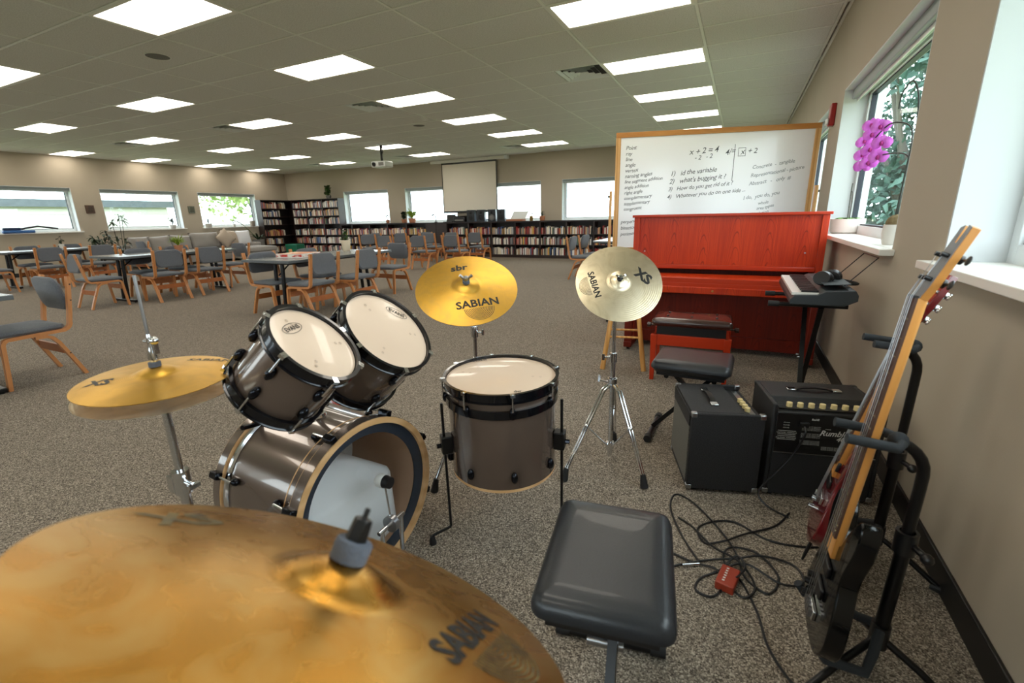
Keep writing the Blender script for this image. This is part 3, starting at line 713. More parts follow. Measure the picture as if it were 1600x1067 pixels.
# ------------------------------------------------------------------ upright piano
def veneer(name, c, c2, line, leaf=.255):
    m = bpy.data.materials.new(name); m.use_nodes = True; nt = m.node_tree; b = nt.nodes['Principled BSDF']; L = nt.links.new
    def mth(op, a, bb=None, cc=None):
        n = nt.nodes.new('ShaderNodeMath'); n.operation = op
        for i, v in enumerate((a, bb, cc)):
            if v is None: continue
            if isinstance(v, (int, float)): n.inputs[i].default_value = v
            else: L(v, n.inputs[i])
        return n.outputs[0]
    tc = nt.nodes.new('ShaderNodeTexCoord'); sx = nt.nodes.new('ShaderNodeSeparateXYZ'); L(tc.outputs['Object'], sx.inputs[0])
    ns = nt.nodes.new('ShaderNodeTexNoise'); ns.inputs['Scale'].default_value = 7; L(tc.outputs['Object'], ns.inputs['Vector'])
    x = mth('ADD', mth('MULTIPLY', sx.outputs[0], 1 / leaf), mth('MULTIPLY', ns.outputs['Fac'], .18))
    u = mth('SUBTRACT', mth('FRACT', mth('ADD', x, 20.0)), .5)
    f = mth('ADD', mth('MULTIPLY', sx.outputs[2], 7.5), mth('MULTIPLY', mth('MULTIPLY', u, u), 46))
    f = mth('ADD', f, mth('MULTIPLY', ns.outputs['Fac'], 1.1))
    tri = mth('ABSOLUTE', mth('SUBTRACT', mth('FRACT', f), .5))
    ln_ = nt.nodes.new('ShaderNodeMapRange'); ln_.inputs[1].default_value = .0; ln_.inputs[2].default_value = .09; ln_.inputs[3].default_value = .75; ln_.inputs[4].default_value = 0; L(tri, ln_.inputs[0])
    mp = nt.nodes.new('ShaderNodeMapping'); mp.inputs['Scale'].default_value = (70, 70, 2.5); L(tc.outputs['Object'], mp.inputs['Vector'])
    g = nt.nodes.new('ShaderNodeTexNoise'); g.inputs['Scale'].default_value = 1; g.inputs['Detail'].default_value = 4; L(mp.outputs[0], g.inputs['Vector'])
    mp2 = nt.nodes.new('ShaderNodeMapping'); mp2.inputs['Scale'].default_value = (3.2, 3.2, .3); L(tc.outputs['Object'], mp2.inputs['Vector'])
    g2 = nt.nodes.new('ShaderNodeTexNoise'); g2.inputs['Scale'].default_value = 1; L(mp2.outputs[0], g2.inputs['Vector'])
    r = nt.nodes.new('ShaderNodeValToRGB'); r.color_ramp.elements[0].color = lin(c); r.color_ramp.elements[1].color = lin(c2); r.color_ramp.elements[0].position = .35; r.color_ramp.elements[1].position = .68
    L(mth('ADD', mth('MULTIPLY', g.outputs['Fac'], .55), mth('MULTIPLY', g2.outputs['Fac'], .45)), r.inputs['Fac'])
    mx = nt.nodes.new('ShaderNodeMix'); mx.data_type = 'RGBA'; L(ln_.outputs[0], mx.inputs[0]); L(r.outputs[0], mx.inputs[6]); mx.inputs[7].default_value = lin(line)
    L(mx.outputs[2], b.inputs['Base Color']); b.inputs['Roughness'].default_value = .38; b.inputs['Specular IOR Level'].default_value = .3; b.inputs['Coat Weight'].default_value = .12; b.inputs['Coat Roughness'].default_value = .1
    return m
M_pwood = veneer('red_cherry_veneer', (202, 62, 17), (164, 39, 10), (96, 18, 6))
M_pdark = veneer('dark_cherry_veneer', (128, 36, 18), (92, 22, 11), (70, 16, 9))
M_pedge = mat('cherry_edge', (178, 50, 18), .35, coat=.15, spec=.3)
pn = empty('upright_piano', (-.135, 4.45, 0), 0, 'glossy red-brown upright piano standing in front of the whiteboard', 'piano')
PW = .765
MB().box(-PW - .015, PW + .015, .02, .46, 1.205, 1.228).build('lid', M_pedge, pn, bevel=.004)
for q in (-1, 1):
    MB().box(q * PW - (.05 if q > 0 else 0), q * PW + (.05 if q < 0 else 0), .04, .44, .04, 1.205).build('side_panel', M_pwood, pn, bevel=.003)
    MB().box(q * (PW - .03) - .03, q * (PW - .03) + .03, -.26, .05, .52, .70).build('key_cheek', M_pedge, pn, bevel=.006)
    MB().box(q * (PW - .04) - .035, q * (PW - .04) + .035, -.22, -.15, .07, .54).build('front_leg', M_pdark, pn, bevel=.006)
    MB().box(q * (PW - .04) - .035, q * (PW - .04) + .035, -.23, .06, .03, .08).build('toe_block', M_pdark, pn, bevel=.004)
    for yy in (-.18, .36): MB().lathe([(0, -.010), (.022, -.010), (.022, .010), (0, .010)], 14, Matrix.Translation((q * (PW - .04), yy, .022)) @ Matrix.Rotation(R(90), 4, 'Y')).build('caster', M_black, pn)
MB().box(-PW + .05, PW - .05, .06, .08, .78, 1.205).build('upper_panel', M_pwood, pn)
MB().box(-PW + .05, PW - .05, .03, .09, .745, .785).build('music_ledge', M_pedge, pn, bevel=.008)
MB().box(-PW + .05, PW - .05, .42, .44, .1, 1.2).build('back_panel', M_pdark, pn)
fb_ = MB().box(-PW + .062, PW - .062, -.21, .05, .685, .705).build('fallboard', M_pwood, pn, bevel=.008)
MB().box(-PW + .062, PW - .062, -.225, -.205, .655, .70).build('fallboard_front', M_pedge, pn, bevel=.006)
MB().box(-PW + .06, PW - .06, -.24, .05, .565, .625).build('key_bed', M_pwood, pn, bevel=.006)
MB().box(-PW + .062, PW - .062, -.23, -.21, .622, .658).build('key_slip', M_pedge, pn, bevel=.003)
MB().lathe([(0, 0), (.009, 0), (.009, .004), (0, .005)], 14, Matrix.Translation((-.03, -.24, .595)) @ Matrix.Rotation(R(90), 4, 'X')).build('lock', mat('aged_brass', (190, 160, 90), .3, 1), pn)
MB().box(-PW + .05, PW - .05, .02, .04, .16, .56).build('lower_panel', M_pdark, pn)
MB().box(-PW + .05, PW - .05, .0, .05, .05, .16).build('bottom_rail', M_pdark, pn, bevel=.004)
for x in (-.66, .63):
    MB().lathe([(0, 0), (.006, 0), (.006, .012), (0, .013)], 12, Matrix.Translation((x, .06, .90)) @ Matrix.Rotation(R(90), 4, 'X')).build('panel_knob', M_steel, pn)
for k, x in enumerate((-.08, 0, .08)):
    MB().box(x - .018, x + .018, -.07, .02, .075, .087).build('pedal', mat('aged_brass', (190, 160, 90), .3, 1), pn, bevel=.004)

# tufted piano bench
M_brown = mat('brown_leather', (58, 36, 32), .22, coat=.3, bump=(60, .15))
pb = empty('piano_bench', (-.265, 3.655, 0), R(2), 'tufted brown leather piano bench with red wooden legs', 'bench')
MB().pad(.555, .335, .06, .03, .012, .425, edge=.022).build('seat_cushion', M_brown, pb)
for x in (-.17, 0, .17):
    for y in (-.07, .07): MB().ball((x, y, .4955), .010, 10, None, (1, 1, .5)).build('tuft_button', M_brown, pb)
MB().box(-.24, .24, -.13, .13, .36, .425).build('lift_mechanism', M_black, pb)
for q in (-1, 1):
    MB().box(-.25, .25, q * .145 - .011, q * .145 + .011, .28, .36).build('apron', M_pedge, pb, bevel=.002)
    MB().box(q * .25 - .011, q * .25 + .011, -.14, .14, .28, .36).build('apron', M_pedge, pb, bevel=.002)
    for s in (-1, 1):
        lg = MB(); x, y = q * .255, s * .145
        lg.add([(x + a * h, y + b * h, z) for z, h in ((0, .015), (.36, .023)) for a, b in ((-1, -1), (1, -1), (1, 1), (-1, 1))], [(0, 3, 2, 1), (4, 5, 6, 7), (0, 1, 5, 4), (1, 2, 6, 5), (2, 3, 7, 6), (3, 0, 4, 7)])
        lg.build('leg', M_pedge, pb, bevel=.002)
    MB().tube([(q * .24, 0, .40), (q * .295, 0, .40), (q * .30, 0, .40), (q * .325, 0, .40)], [.008, .008, .02, .02], 14).build('height_knob', M_brown, pb)

# wooden stool behind the silver cymbal
M_pine = wood('varnished_pine', (222, 168, 98), (198, 138, 66), 8, .4, 'Z', .2, 3, .1)
sl = empty('wooden_stool', (-.80, 3.79, 0), R(12), 'pine stool with splayed legs beside the piano', 'stool')
MB().lathe([(0, .60), (.14, .60), (.155, .612), (.155, .628), (.14, .64), (0, .64)], 32).build('seat', M_pine, sl)
for k, (x, y) in enumerate(((-.165, -.165), (.165, -.165), (.165, .165), (-.165, .165))):
    MB().tube([(x * .52, y * .52, .605), (x, y, 0)], [.017, .021], 10).build('leg', M_pine, sl)
for z, f in ((.20, .84), (.27, .78)):
    for k in range(4):
        if (k % 2) == (z > .22): continue
        a = [(-1, -1), (1, -1), (1, 1), (-1, 1)][k]; b = [(-1, -1), (1, -1), (1, 1), (-1, 1)][(k + 1) % 4]
        MB().cyl((a[0] * .165 * f, a[1] * .165 * f, z), (b[0] * .165 * f, b[1] * .165 * f, z), .009, n=10).build('rung', M_pine, sl)

# ------------------------------------------------------------------ whiteboard on a wooden stand
M_oak = wood('honey_oak', (214, 156, 84), (184, 120, 54), 9, .42, 'X', .2, 3, .08)
M_oakv = wood('honey_oak_upright', (222, 174, 112), (196, 142, 80), 9, .42, 'Z', .2, 3, .08)
M_board = mat('whiteboard_enamel', (247, 248, 249), .2, coat=.2)
wa = Vector((-1.37, 5.60, 0)); wb = Vector((.665, 6.17, 0)); wd = wb - wa; WL = wd.length; wrz = math.atan2(wd.y, wd.x)
wbo = empty('whiteboard', (wa.x, wa.y, 0), wrz, 'large whiteboard with oak frame and handwriting on a wooden stand', 'whiteboard')
ZT, ZB_ = 2.125, .80; fwid = .055
MB().box(0, WL, -.015, .025, ZT - fwid, ZT).build('frame_rail', M_oak, wbo, bevel=.003)
MB().box(0, WL, -.015, .025, ZB_, ZB_ + fwid).build('frame_rail', M_oak, wbo, bevel=.003)
for x in (0, WL - fwid): MB().box(x, x + fwid, -.0155, .0245, ZB_ + fwid, ZT - fwid).build('frame_stile', M_oakv, wbo, bevel=.003)
MB().box(fwid, WL - fwid, -.004, .014, ZB_ + fwid, ZT - fwid).build('writing_surface', M_board, wbo, smooth=False)
for x, q in ((-.055, -1), (WL + .022, 1)):
    up = MB().box(x, x + .032, -.01, .03, .06, 1.50).build('stand_upright', M_oakv, wbo, bevel=.003)
    MB().cyl((x + .016 + q * .01, .01, 1.44), (x + .016 + q * .035, .01, 1.44), .013, n=12).build('pivot_knob', M_black, up)
    MB().box(x - .002, x + .034, -.30, .32, .06, .11).build('stand_foot', M_oakv, wbo, bevel=.004)
    for y in (-.26, .28): MB().lathe([(0, -.012), (.028, -.012), (.028, .012), (0, .012)], 14, Matrix.Translation((x + .016, y, .029)) @ Matrix.Rotation(R(90), 4, 'Y')).build('caster', M_black, wbo)
MB().box(-.03, WL + .03, .0, .025, .20, .26).build('stand_rail', M_oakv, wbo, bevel=.003)
M_marker = mat('dry_erase_ink', (62, 66, 70), .5); M_markf = mat('faint_dry_erase_ink', (128, 134, 138), .5)
def wrote(words, x, z, size, rot=5, material=None, bold=.0002):
    vs, fs = text_geo(words, size, .28, bold, 'LEFT', .95); c, s = math.cos(R(rot)), math.sin(R(rot))
    # uneven hand: a small wobble on the baseline
    out = [(x + v[0] * c - v[1] * s, -.0046, z + v[0] * s + v[1] * c + .0035 * math.sin(v[0] * 40 + x * 9)) for v in vs]
    MB().add(out, fs).build('handwriting', material or M_marker, wbo, smooth=False)
zs = 1.955
for k, t in enumerate(('Point', 'ray', 'line', 'angle', 'vertex', 'naming angles', 'line segment addition', 'angle addition', 'right angle', 'complementary', 'supplementary', 'congruent')):
    wrote(t, .11, zs - k * .0605, .058 if k < 6 else .052, 5)
for k, t in enumerate(('perpendicular', 'bisector', 'perimeter')): wrote(t, .085, 1.145 - k * .07, .055, 5)
wrote('x + 2 = 4', .80, 1.885, .085, 4); wrote('- 2   - 2', .86, 1.825, .066, 4)
for k, t in enumerate(('1)   id the variable', "2)   what's bugging it ?", '3)   How do you get rid of it ?', '4)   Whatever you do on one side ...')):
    wrote(t, .61 - k * .006, 1.665 - k * .083, .072 if k < 2 else .060, 4)
wrote('4/=', 1.175, 1.87, .08, 4); wrote('x', 1.335, 1.868, .08, 4); wrote('+ 2', 1.405, 1.87, .075, 4)
MB().box(1.272, 1.278, -.0048, -.0042, 1.57, 1.95).build('handwriting', M_marker, wbo, smooth=False)
q_ = [(1.312, 1.825), (1.388, 1.825), (1.388, 1.913), (1.312, 1.913), (1.3165, 1.8295), (1.3835, 1.8295), (1.3835, 1.9085), (1.3165, 1.9085)]
MB().add([(a, -.0047, b) for a, b in q_], [(k, (k + 1) % 4, 4 + (k + 1) % 4, 4 + k) for k in range(4)]).build('handwriting', M_marker, wbo, smooth=False)
for k, t in enumerate(('Concrete  -  tangible', 'Representational - picture', 'Abstract   -   only  #')): wrote(t, 1.47 - k * .008, 1.70 - k * .085, .054, 8, M_markf)
wrote('I do,  you do, you', 1.41, 1.38, .055, 8, M_markf)
for k, t in enumerate(('whole', 'area types', 'solution')): wrote(t, 1.57 - k * .01, 1.32 - k * .055, .046, 11, M_markf)
wrote('expo', WL / 2 + .02, ZT - .028, .03, 3, M_marker)

# ------------------------------------------------------------------ keyboard on an X stand
M_kb = mat('dark_grey_keyboard_case', (44, 50, 54), .42); M_kbt = mat('keyboard_top_panel', (58, 66, 70), .45)
kb = empty('electronic_keyboard', (.28, 2.90, .745), 0, 'dark grey electronic keyboard along the wall with headphones on it', 'keyboard')
KL = .84
pf = [(0, 0), (0, .025), (.02, .050), (.125, .055), (.16, .075), (.29, .085), (.305, .06), (.305, .03), (.25, .0)]
mb = MB(); T = Matrix(((1, 0, 0, 0), (0, 0, 1, 0), (0, 1, 0, 0), (0, 0, 0, 1)))
mb.prism(pf, 0, KL, T); mb.build('case', M_kb, kb, bevel=.003, ang=25)
M_ivory = mat('white_key', (232, 230, 224), .25)
nk = 36; kw_ = (KL - .05) / nk
for k in range(nk):
    y = .025 + k * kw_
    MB().box(.006, .132, y + .0006, y + kw_ - .0006, .048, .063).build('white_key', M_ivory, kb, smooth=False)
    if k % 7 not in (2, 6) and k < nk - 1:
        MB().box(.052, .132, y + kw_ - .006, y + kw_ + .006, .062, .074).build('black_key', M_black, kb, smooth=False)
MB().box(.165, .285, .06, .40, .0765, .0785, Matrix.Rotation(R(-4.4), 4, 'Y') @ Matrix.Translation((-.002, 0, .012))).build('control_panel', M_kbt, kb)
mb = MB().tube([(.27, .20, .085), (.395, .20, .235), (.40, .20, .24), (.40, .53, .24), (.395, .53, .235), (.27, .53, .085)], .003, 6); mb.build('music_rest', M_black, kb)
ks = empty('keyboard_stand', (.43, 3.22, 0), R(90), 'black folding X stand under the electronic keyboard', 'keyboard stand')
for q in (-1, 1):
    y = q * .018
    lg = MB().tube([(-q * .19, y, .03), (q * .19, y, .715)], .018, 4).build('leg', M_blackmetal, ks, smooth=False)
    MB().cyl((q * .19, -.14, .722), (q * .19, .20, .722), .012, n=10).build('top_arm', M_blackmetal, lg)
    MB().cyl((q * .19, .19, .722), (q * .19, .245, .722), .016, n=10).build('arm_cap', M_rubber, lg)
    MB().cyl((-q * .19, -.16, .022), (-q * .19, .20, .022), .015, n=10).build('foot_bar', M_blackmetal, lg)
    for yy in (-.17, .20): MB().cyl((-q * .19, yy - .02, .0205), (-q * .19, yy + .035, .0205), .020, n=10).build('foot_cap', M_rubber, lg)
for x in (-.03, .03): MB().cyl((x, .030, .372), (x, .045, .372), .007, n=8).build('pivot_bolt', M_steel, ks)
hp = empty('headphones', (.475, 3.16, .822), R(60), 'black over-ear headphones lying on the electronic keyboard', 'headphones')
for q in (-1, 1):
    T = Matrix.Translation((q * .062, 0, .045)) @ Matrix.Rotation(R(90 - q * 12), 4, 'Y') @ Matrix.Diagonal((1, 1.2, 1, 1))
    ec = MB().lathe([(0, -.02 * q), (.036, -.02 * q), (.042, 0), (.036, .018 * q), (0, .02 * q)], 20, T).build('ear_cup', M_black, hp)
    MB().lathe([(.020, .018 * q), (.038, .016 * q), (.040, .026 * q), (.030, .034 * q), (.018, .028 * q)], 20, Matrix.Translation((q * .062, 0, .045)) @ Matrix.Rotation(R(-90 - q * 12), 4, 'Y') @ Matrix.Diagonal((1, 1.2, 1, 1))).build('ear_pad', M_rubber, ec)
hb_ = [(q, -.02 - .13 * math.sin(R(a)), .03 - .01 * math.sin(R(a))) for a in range(0, 181, 15) for q in (-.072 * math.cos(R(a)),)]
MB().tube(hb_, .007, 8).build('head_band', M_rubber, hp)

# ------------------------------------------------------------------ amplifiers
M_tolex = mat('black_tolex', (22, 23, 25), .5, noise=(260, .12), c2=(34, 35, 38), bump=(420, .5))
M_tolexg = mat('black_speckled_carpet_cover', (16, 16, 17), .7, noise=(330, .08), c2=(40, 40, 43), bump=(420, .5))
M_grille = mat('silver_grille_cloth', (126, 124, 116), .7, noise=(330, .1), c2=(66, 64, 60), bump=(500, .5))
M_cream = mat('cream_knob', (226, 206, 150), .4)
M_printw = mat('white_panel_print', (196, 196, 192), .5)
def amp(label, c, rz, Wd, Dp, Hh, back_panel, cover):
    """local: front at -y? here the back (with knobs above it) faces -y, grille faces +y"""
    e = empty('guitar_amplifier', (c[0], c[1], 0), rz, label, 'amplifier')
    z0 = .018
    ch = MB(); yk = .10      # cabinet with a stepped control recess along the rear top edge
    pr = [(0, z0), (Dp, z0), (Dp, Hh), (yk, Hh), (yk - .012, Hh - .02), (.0, Hh - .035)] if back_panel else [(0, z0), (Dp, z0), (Dp, Hh), (.085, Hh), (.075, Hh - .02), (.012, Hh - .028), (0, Hh - .028)]
    n = len(pr); vs = [(x, y, z) for x in (.018, Wd - .018) for y, z in pr]
    ch.add(vs, [tuple(range(n)), tuple(range(n, 2 * n))[::-1]] + [(i, n + i, n + (i + 1) % n, (i + 1) % n) for i in range(n)])
    ch.build('cabinet', cover, e, bevel=.003)
    for x in (0, Wd - .018): MB().box(x, x + .018, 0, Dp, z0, Hh).build('side_cheek', cover, e, bevel=.006)
    MB().box(.02, Wd - .02, Dp, Dp + .004, z0 + .03, Hh - .07).build('grille_cloth', M_grille, e)
    MB().box(.02, Wd - .02, Dp, Dp + .006, Hh - .07, Hh - .01).build('control_strip', cover, e)
    cp = MB().box(.03, Wd - .03, .02, .082, Hh - .030, Hh - .024); cp.build('control_plate', M_black if back_panel else M_steel, e)
    nkn = 8 if back_panel else 4
    for k in range(nkn):
        x = (.075 + k * (Wd - .13) / (nkn - 1)) if back_panel else (.10 + k * .035)
        MB().lathe([(.0, .0), (.0125, 0), (.0115, .018), (.0, .018)], 16, Matrix.Translation((x, .045, Hh - .024))).build('knob', M_cream, e)
    # strap handle
    mb = MB(); xs = Wd / 2; 
    hd = MB().band([(xs - .085, Hh + .004), (xs - .05, Hh + .014), (xs, Hh + .018), (xs + .05, Hh + .014), (xs + .085, Hh + .004)], .006, Dp * .62 - .012, Dp * .62 + .012, Matrix(((0, 1, 0, 0), (1, 0, 0, 0), (0, 0, 1, 0), (0, 0, 0, 1)))).build('strap_handle', M_black, e)
    for q in (-1, 1): MB().cbox((xs + q * .092, Dp * .62, Hh + .005), (.036, .032, .010)).build('handle_cap', M_chrome, hd, bevel=.002)
    for x in (0, Wd):
        for z in (z0, Hh):
            for y in (0, Dp):
                cm = MB(); sx = 1 if x == 0 else -1; sz = 1 if z == z0 else -1; sy = 1 if y == 0 else -1
                if not back_panel or y > 0 or z == z0:
                    cm.box(*sorted((x - sx * .002, x + sx * .024)), *sorted((y - sy * .002, y + sy * .024)), *sorted((z - sz * .002, z + sz * .022))); cm.build('corner_guard', M_steel if not (back_panel and z == Hh) else M_black, e, bevel=.005)
    for x in (.04, Wd - .04):
        for y in (.04, Dp - .04): MB().cyl((x, y, 0), (x, y, z0 + .002), .016, .018, 12).build('foot', M_rubber, e)
    return e
# grille turned to the drums: local +y points to -x of the room
a1 = amp('small black combo amplifier with silver grille cloth turned towards the drums', (.185, 2.11), R(107), .385, .305, .392, False, M_tolexg)
a1.location = (.178, 2.105, 0)
a2 = amp('black combo bass amplifier showing its rear panel with a row of cream knobs', (.20, 2.125), R(13), .43, .30, .445, True, M_tolex)
bp_ = MB().box(.02, .41, -.004, .001, .225, .405).build('rear_plate', mat('black_rear_plate', (14, 14, 15), .4), a2)
MB().box(.02, .41, -.0055, -.003, .222, .226).build('plate_trim', M_steel, a2)
def amp_print(t, x, z, s, sh=0, b=0, al='CENTER'):
    vs, fs = text_geo(t, s, sh, b, al); MB().add([(x + v[0], -.0045, z + v[1]) for v in vs], fs).build('panel_print', M_printw, a2, smooth=False)
amp_print('Rumble', .240, .326, .034, .35, .0006); amp_print('40', .268, .302, .030, .35, .0006)
amp_print('FENDER', .218, .345, .006); amp_print('RoHS', .165, .385, .012, .1, .0004); amp_print('CE', .245, .383, .012)
for k in range(3):
    for r in range(4): amp_print('RISK OF ELECTRIC SHOCK DO NOT OPEN'[k:k + 26], .155, .352 - k * .033 - r * .0055, .0052)
for k in range(2): amp_print('CAUTION  WARNING', .062, .318 - k * .024, .008)
for k in range(3): amp_print('POWER', .058, .365 - k * .012, .007)
for r in range(3): amp_print('FENDER MUSICAL INSTRUMENTS CORP', .255, .262 - r * .006, .006)
for x0, x1, z0, z1 in ((.300, .336, .366, .368), (.300, .336, .398, .400), (.300, .302, .366, .400), (.334, .336, .366, .400), (.311, .325, .376, .392), (.028, .098, .310, .3115), (.028, .098, .326, .3275), (.028, .098, .286, .2875), (.028, .098, .302, .3035)): MB().box(x0, x1, -.0047, -.0042, z0, z1).build('panel_print', M_printw, a2, smooth=False)
MB().box(.105, .14, -.02, 0, .352, .374).build('power_socket', M_black, a2, bevel=.002)
e_ = MB().tube(smooth_path([(.122, -.012, .36), (.123, -.035, .34), (.118, -.03, .30), (.085, -.03, .22), (.03, -.04, .14), (-.025, -.06, .08), (-.035, -.07, .04), (.0, -.10, .008), (.06, -.16, .006)], 6), .0042, 8)
e_.build('power_cord', M_black, a2)

# ------------------------------------------------------------------ cables on the carpet and the little red box
def cable(pts, label, r=.004):
    P = smooth_path([(x, y, z) for x, y, z in pts], 7)
    return one('audio_cable', MB().tube(P, r, 7), mat('cable_jacket', (18, 18, 20), .45), label, 'cable')
z1 = .0045
cable([(-.02, 1.56, z1), (-.10, 1.70, z1), (-.16, 1.86, z1), (-.15, 1.97, z1), (-.07, 1.93, .006), (.04, 1.78, .008), (.10, 1.66, .010), (.13, 1.55, z1), (.20, 1.50, z1), (.235, 1.60, z1), (.17, 1.69, .01), (.08, 1.68, .012), (.06, 1.60, .01), (.12, 1.52, z1), (.165, 1.40, z1), (.19, 1.28, z1), (.24, 1.17, .02), (.28, 1.13, .05)], 'black cable in a wide loop running from the amplifiers to the near guitar stand')
cable([(.30, 2.02, z1), (.24, 1.90, z1), (.13, 1.79, .010), (.06, 1.71, .014), (-.01, 1.68, z1), (-.04, 1.76, z1), (.02, 1.83, .008), (.10, 1.86, z1), (.20, 1.80, z1), (.30, 1.80, z1), (.40, 1.84, z1), (.50, 1.92, z1)], 'black cable curling out from under the rear-panel amplifier')
cable([(-.13, 1.48, z1), (-.03, 1.56, z1), (.05, 1.60, .012), (.10, 1.62, .016), (.19, 1.68, .012), (.29, 1.68, z1), (.31, 1.60, z1), (.24, 1.56, .010), (.14, 1.60, .02), (.08, 1.57, .012), (.08, 1.49, z1), (.13, 1.45, z1), (.16, 1.51, .012), (.11, 1.60, .022), (.02, 1.66, .012), (-.06, 1.76, z1), (-.12, 1.80, z1)], 'black cable tangled in figure-eight loops around the small red box')
cable([(.10, 1.50, .03), (.13, 1.58, .022), (.10, 1.63, .02), (.05, 1.55, z1), (-.01, 1.48, z1), (-.02, 1.42, z1), (.03, 1.41, z1), (.06, 1.47, z1), (.04, 1.54, .010), (-.04, 1.55, .006), (-.14, 1.58, z1), (-.20, 1.62, z1)], 'thin black cable with a small ring beside the red box')
jk = MB().tube([(-.075, 1.515, .010), (-.02, 1.545, .010)], .0065, 10)
one('cable_plug', jk, M_chrome, 'silver jack plug lying on the carpet near the red box', 'plug')
rb_ = empty('effects_box', (.075, 1.50, 0), R(-12), 'small red box with a row of white marks among the cables', 'box')
MB().box(-.03, .03, -.05, .05, 0, .032).build('case', mat('red_plastic', (150, 52, 30), .4), rb_, bevel=.004)
for k in range(6): MB().box(-.012, -.004, -.034 + k * .013, -.028 + k * .013, .032, .0328).build('white_mark', M_printw, rb_)
MB().box(-.012, .012, .05, .058, .008, .024).build('socket', M_black, rb_)

# ------------------------------------------------------------------ guitars on stands
M_red = mat('cherry_red_lacquer', (104, 14, 22), .16, coat=.8); M_blk = mat('gloss_black_lacquer', (6, 7, 8), .12, coat=.2, spec=.3)
M_neck = wood('satin_maple_neck', (226, 168, 96), (204, 138, 66), 5, .35, 'Z', .3, 2, .06)
M_fret = mat('rosewood_fretboard', (74, 48, 38), .5); M_fw = mat('fret_wire', (206, 196, 160), .25, .9); M_ply = mat('grey_head_face', (120, 122, 126), .5)
def guitar(name, label, bottom, up, face, scale, body, bodym, headm, Lb, Wb, thick, nfr, head, zb):
    """local: z along neck (0 at body end), x across, y = face normal (strings side)"""
    e = empty(name, (0, 0, 0), 0, label, 'guitar')
    u = Vector(up).normalized(); f = Vector(face); f = (f - u * f.dot(u)).normalized(); x = f.cross(u)
    mm = Matrix((x, f, u)).transposed().to_4x4(); mm.translation = bottom; e.matrix_world = mm
    XZ = Matrix(((1, 0, 0, 0), (0, 0, 1, 0), (0, 1, 0, 0), (0, 0, 0, 1)))   # prism (x,y)->(x,z) extruded along y
    P = smooth_path([(a * Wb, b * Lb, 0) for a, b in body] + [(body[0][0] * Wb, body[0][1] * Lb, 0)], 5)[:-1]
    MB().prism([(p.x, p.y) for p in P], -thick, 0, XZ).build('body', bodym, e, bevel=.008)
    nut = zb + scale; z0 = Lb * .60
    w0, w1 = .030, .021
    fb = MB(); zf = nut - scale * (1 - 2 ** (-nfr / 12)) - .02
    nk = MB()
    sec = [(-1, .0), (-.95, -.012), (-.6, -.020), (0, -.0235), (.6, -.020), (.95, -.012), (1, 0)]
    vs = []; n = len(sec)
    for z, w_ in ((z0, w0), (nut, w1)): vs += [(a * w_, b + .010, z) for a, b in sec]
    nk.add(vs, [(i, i + 1, n + i + 1, n + i) for i in range(n - 1)] + [(n - 1, 0, n, 2 * n - 1), tuple(range(n))[::-1], tuple(range(n, 2 * n))])
    nk.build('neck', M_neck, e, ang=60)
    wq = lambda z: w0 + (w1 - w0) * (z - z0) / (nut - z0)
    fb.add([(sx * wq(z), y, z) for z in (zf, nut) for sx in (-1, 1) for y in (.010, .016)], [(0, 1, 3, 2), (4, 6, 7, 5), (0, 4, 5, 1), (2, 3, 7, 6), (1, 5, 7, 3), (0, 2, 6, 4)])
    fbo = fb.build('fretboard', M_fret, e, smooth=False)
    for k in range(1, nfr + 1):
        z = nut - scale * (1 - 2 ** (-k / 12))
        MB().tube([(-wq(z), .0165, z), (wq(z), .0165, z)], .0013, 6).build('fret', M_fw, fbo)
    MB().box(-w1, w1, .010, .0195, nut, nut + .005).build('nut', M_black, e)
    # pick-ups, bridge, knobs
    for z in (zb + .07, zb + .14): MB().box(-.04, .04, 0, .010, z - .016, z + .016).build('pickup', M_black, e, bevel=.003)
    br = MB().box(-.04, .04, 0, .010, zb - .012, zb + .016).build('bridge', M_chrome, e, bevel=.002)
    for k in range(4): MB().box(-.032 + k * .018, -.022 + k * .018, .010, .018, zb - .008, zb + .012).build('saddle', M_steel, br)
    for k, (a, b) in enumerate(((.26, .28), (.30, .20), (.28, .12))): MB().lathe([(0, 0), (.010, 0), (.009, .016), (0, .017)], 14, Matrix.Translation((a * Wb * 1.0, 0, b * Lb)) @ Matrix.Rotation(R(-90), 4, 'X')).build('control_knob', M_chrome if bodym is M_red else M_black, e)
    # headstock
    T = Matrix.Translation((0, .008, nut)) @ Matrix.Rotation(R(head['tilt']), 4, 'X')
    hp_ = [(-w1, 0), (w1, 0)] + head['out']
    hd = MB().prism(hp_, -.016, 0, T @ XZ).build('headstock', headm, e, bevel=.001)
    MB().prism([(a * .96, b) for a, b in hp_], 0, .0016, T @ XZ).build('head_face', head['face'], hd)
    for (a, b, sd) in head['pegs']:
        tm = MB().cyl((a, .002, b), (a, .016, b), .005, n=10, M=T)
        tm.lathe([(0, -.018), (.010, -.018), (.010, -.024), (0, -.030)], 12, T @ Matrix.Translation((a, 0, b)) @ Matrix.Rotation(R(-90), 4, 'X'))
        tm.cyl((a, -.022, b), (a + sd * .03, -.022, b), .003, n=8, M=T); tm.ball((a + sd * .037, -.022, b), .010, 10, T, (.9, .45, 1.1)); tm.build('tuning_peg', head['peg'], hd)
    ns = head['ns']
    for k in range(ns):
        q = k / (ns - 1) - .5
        MB().tube([(q * .055, .020, zb), (q * .036, .0205, nut + .002), T @ Vector((head['pegs'][k][0], .012, head['pegs'][k][1]))], .0009, 5).build('string', M_steel, e)
    return e
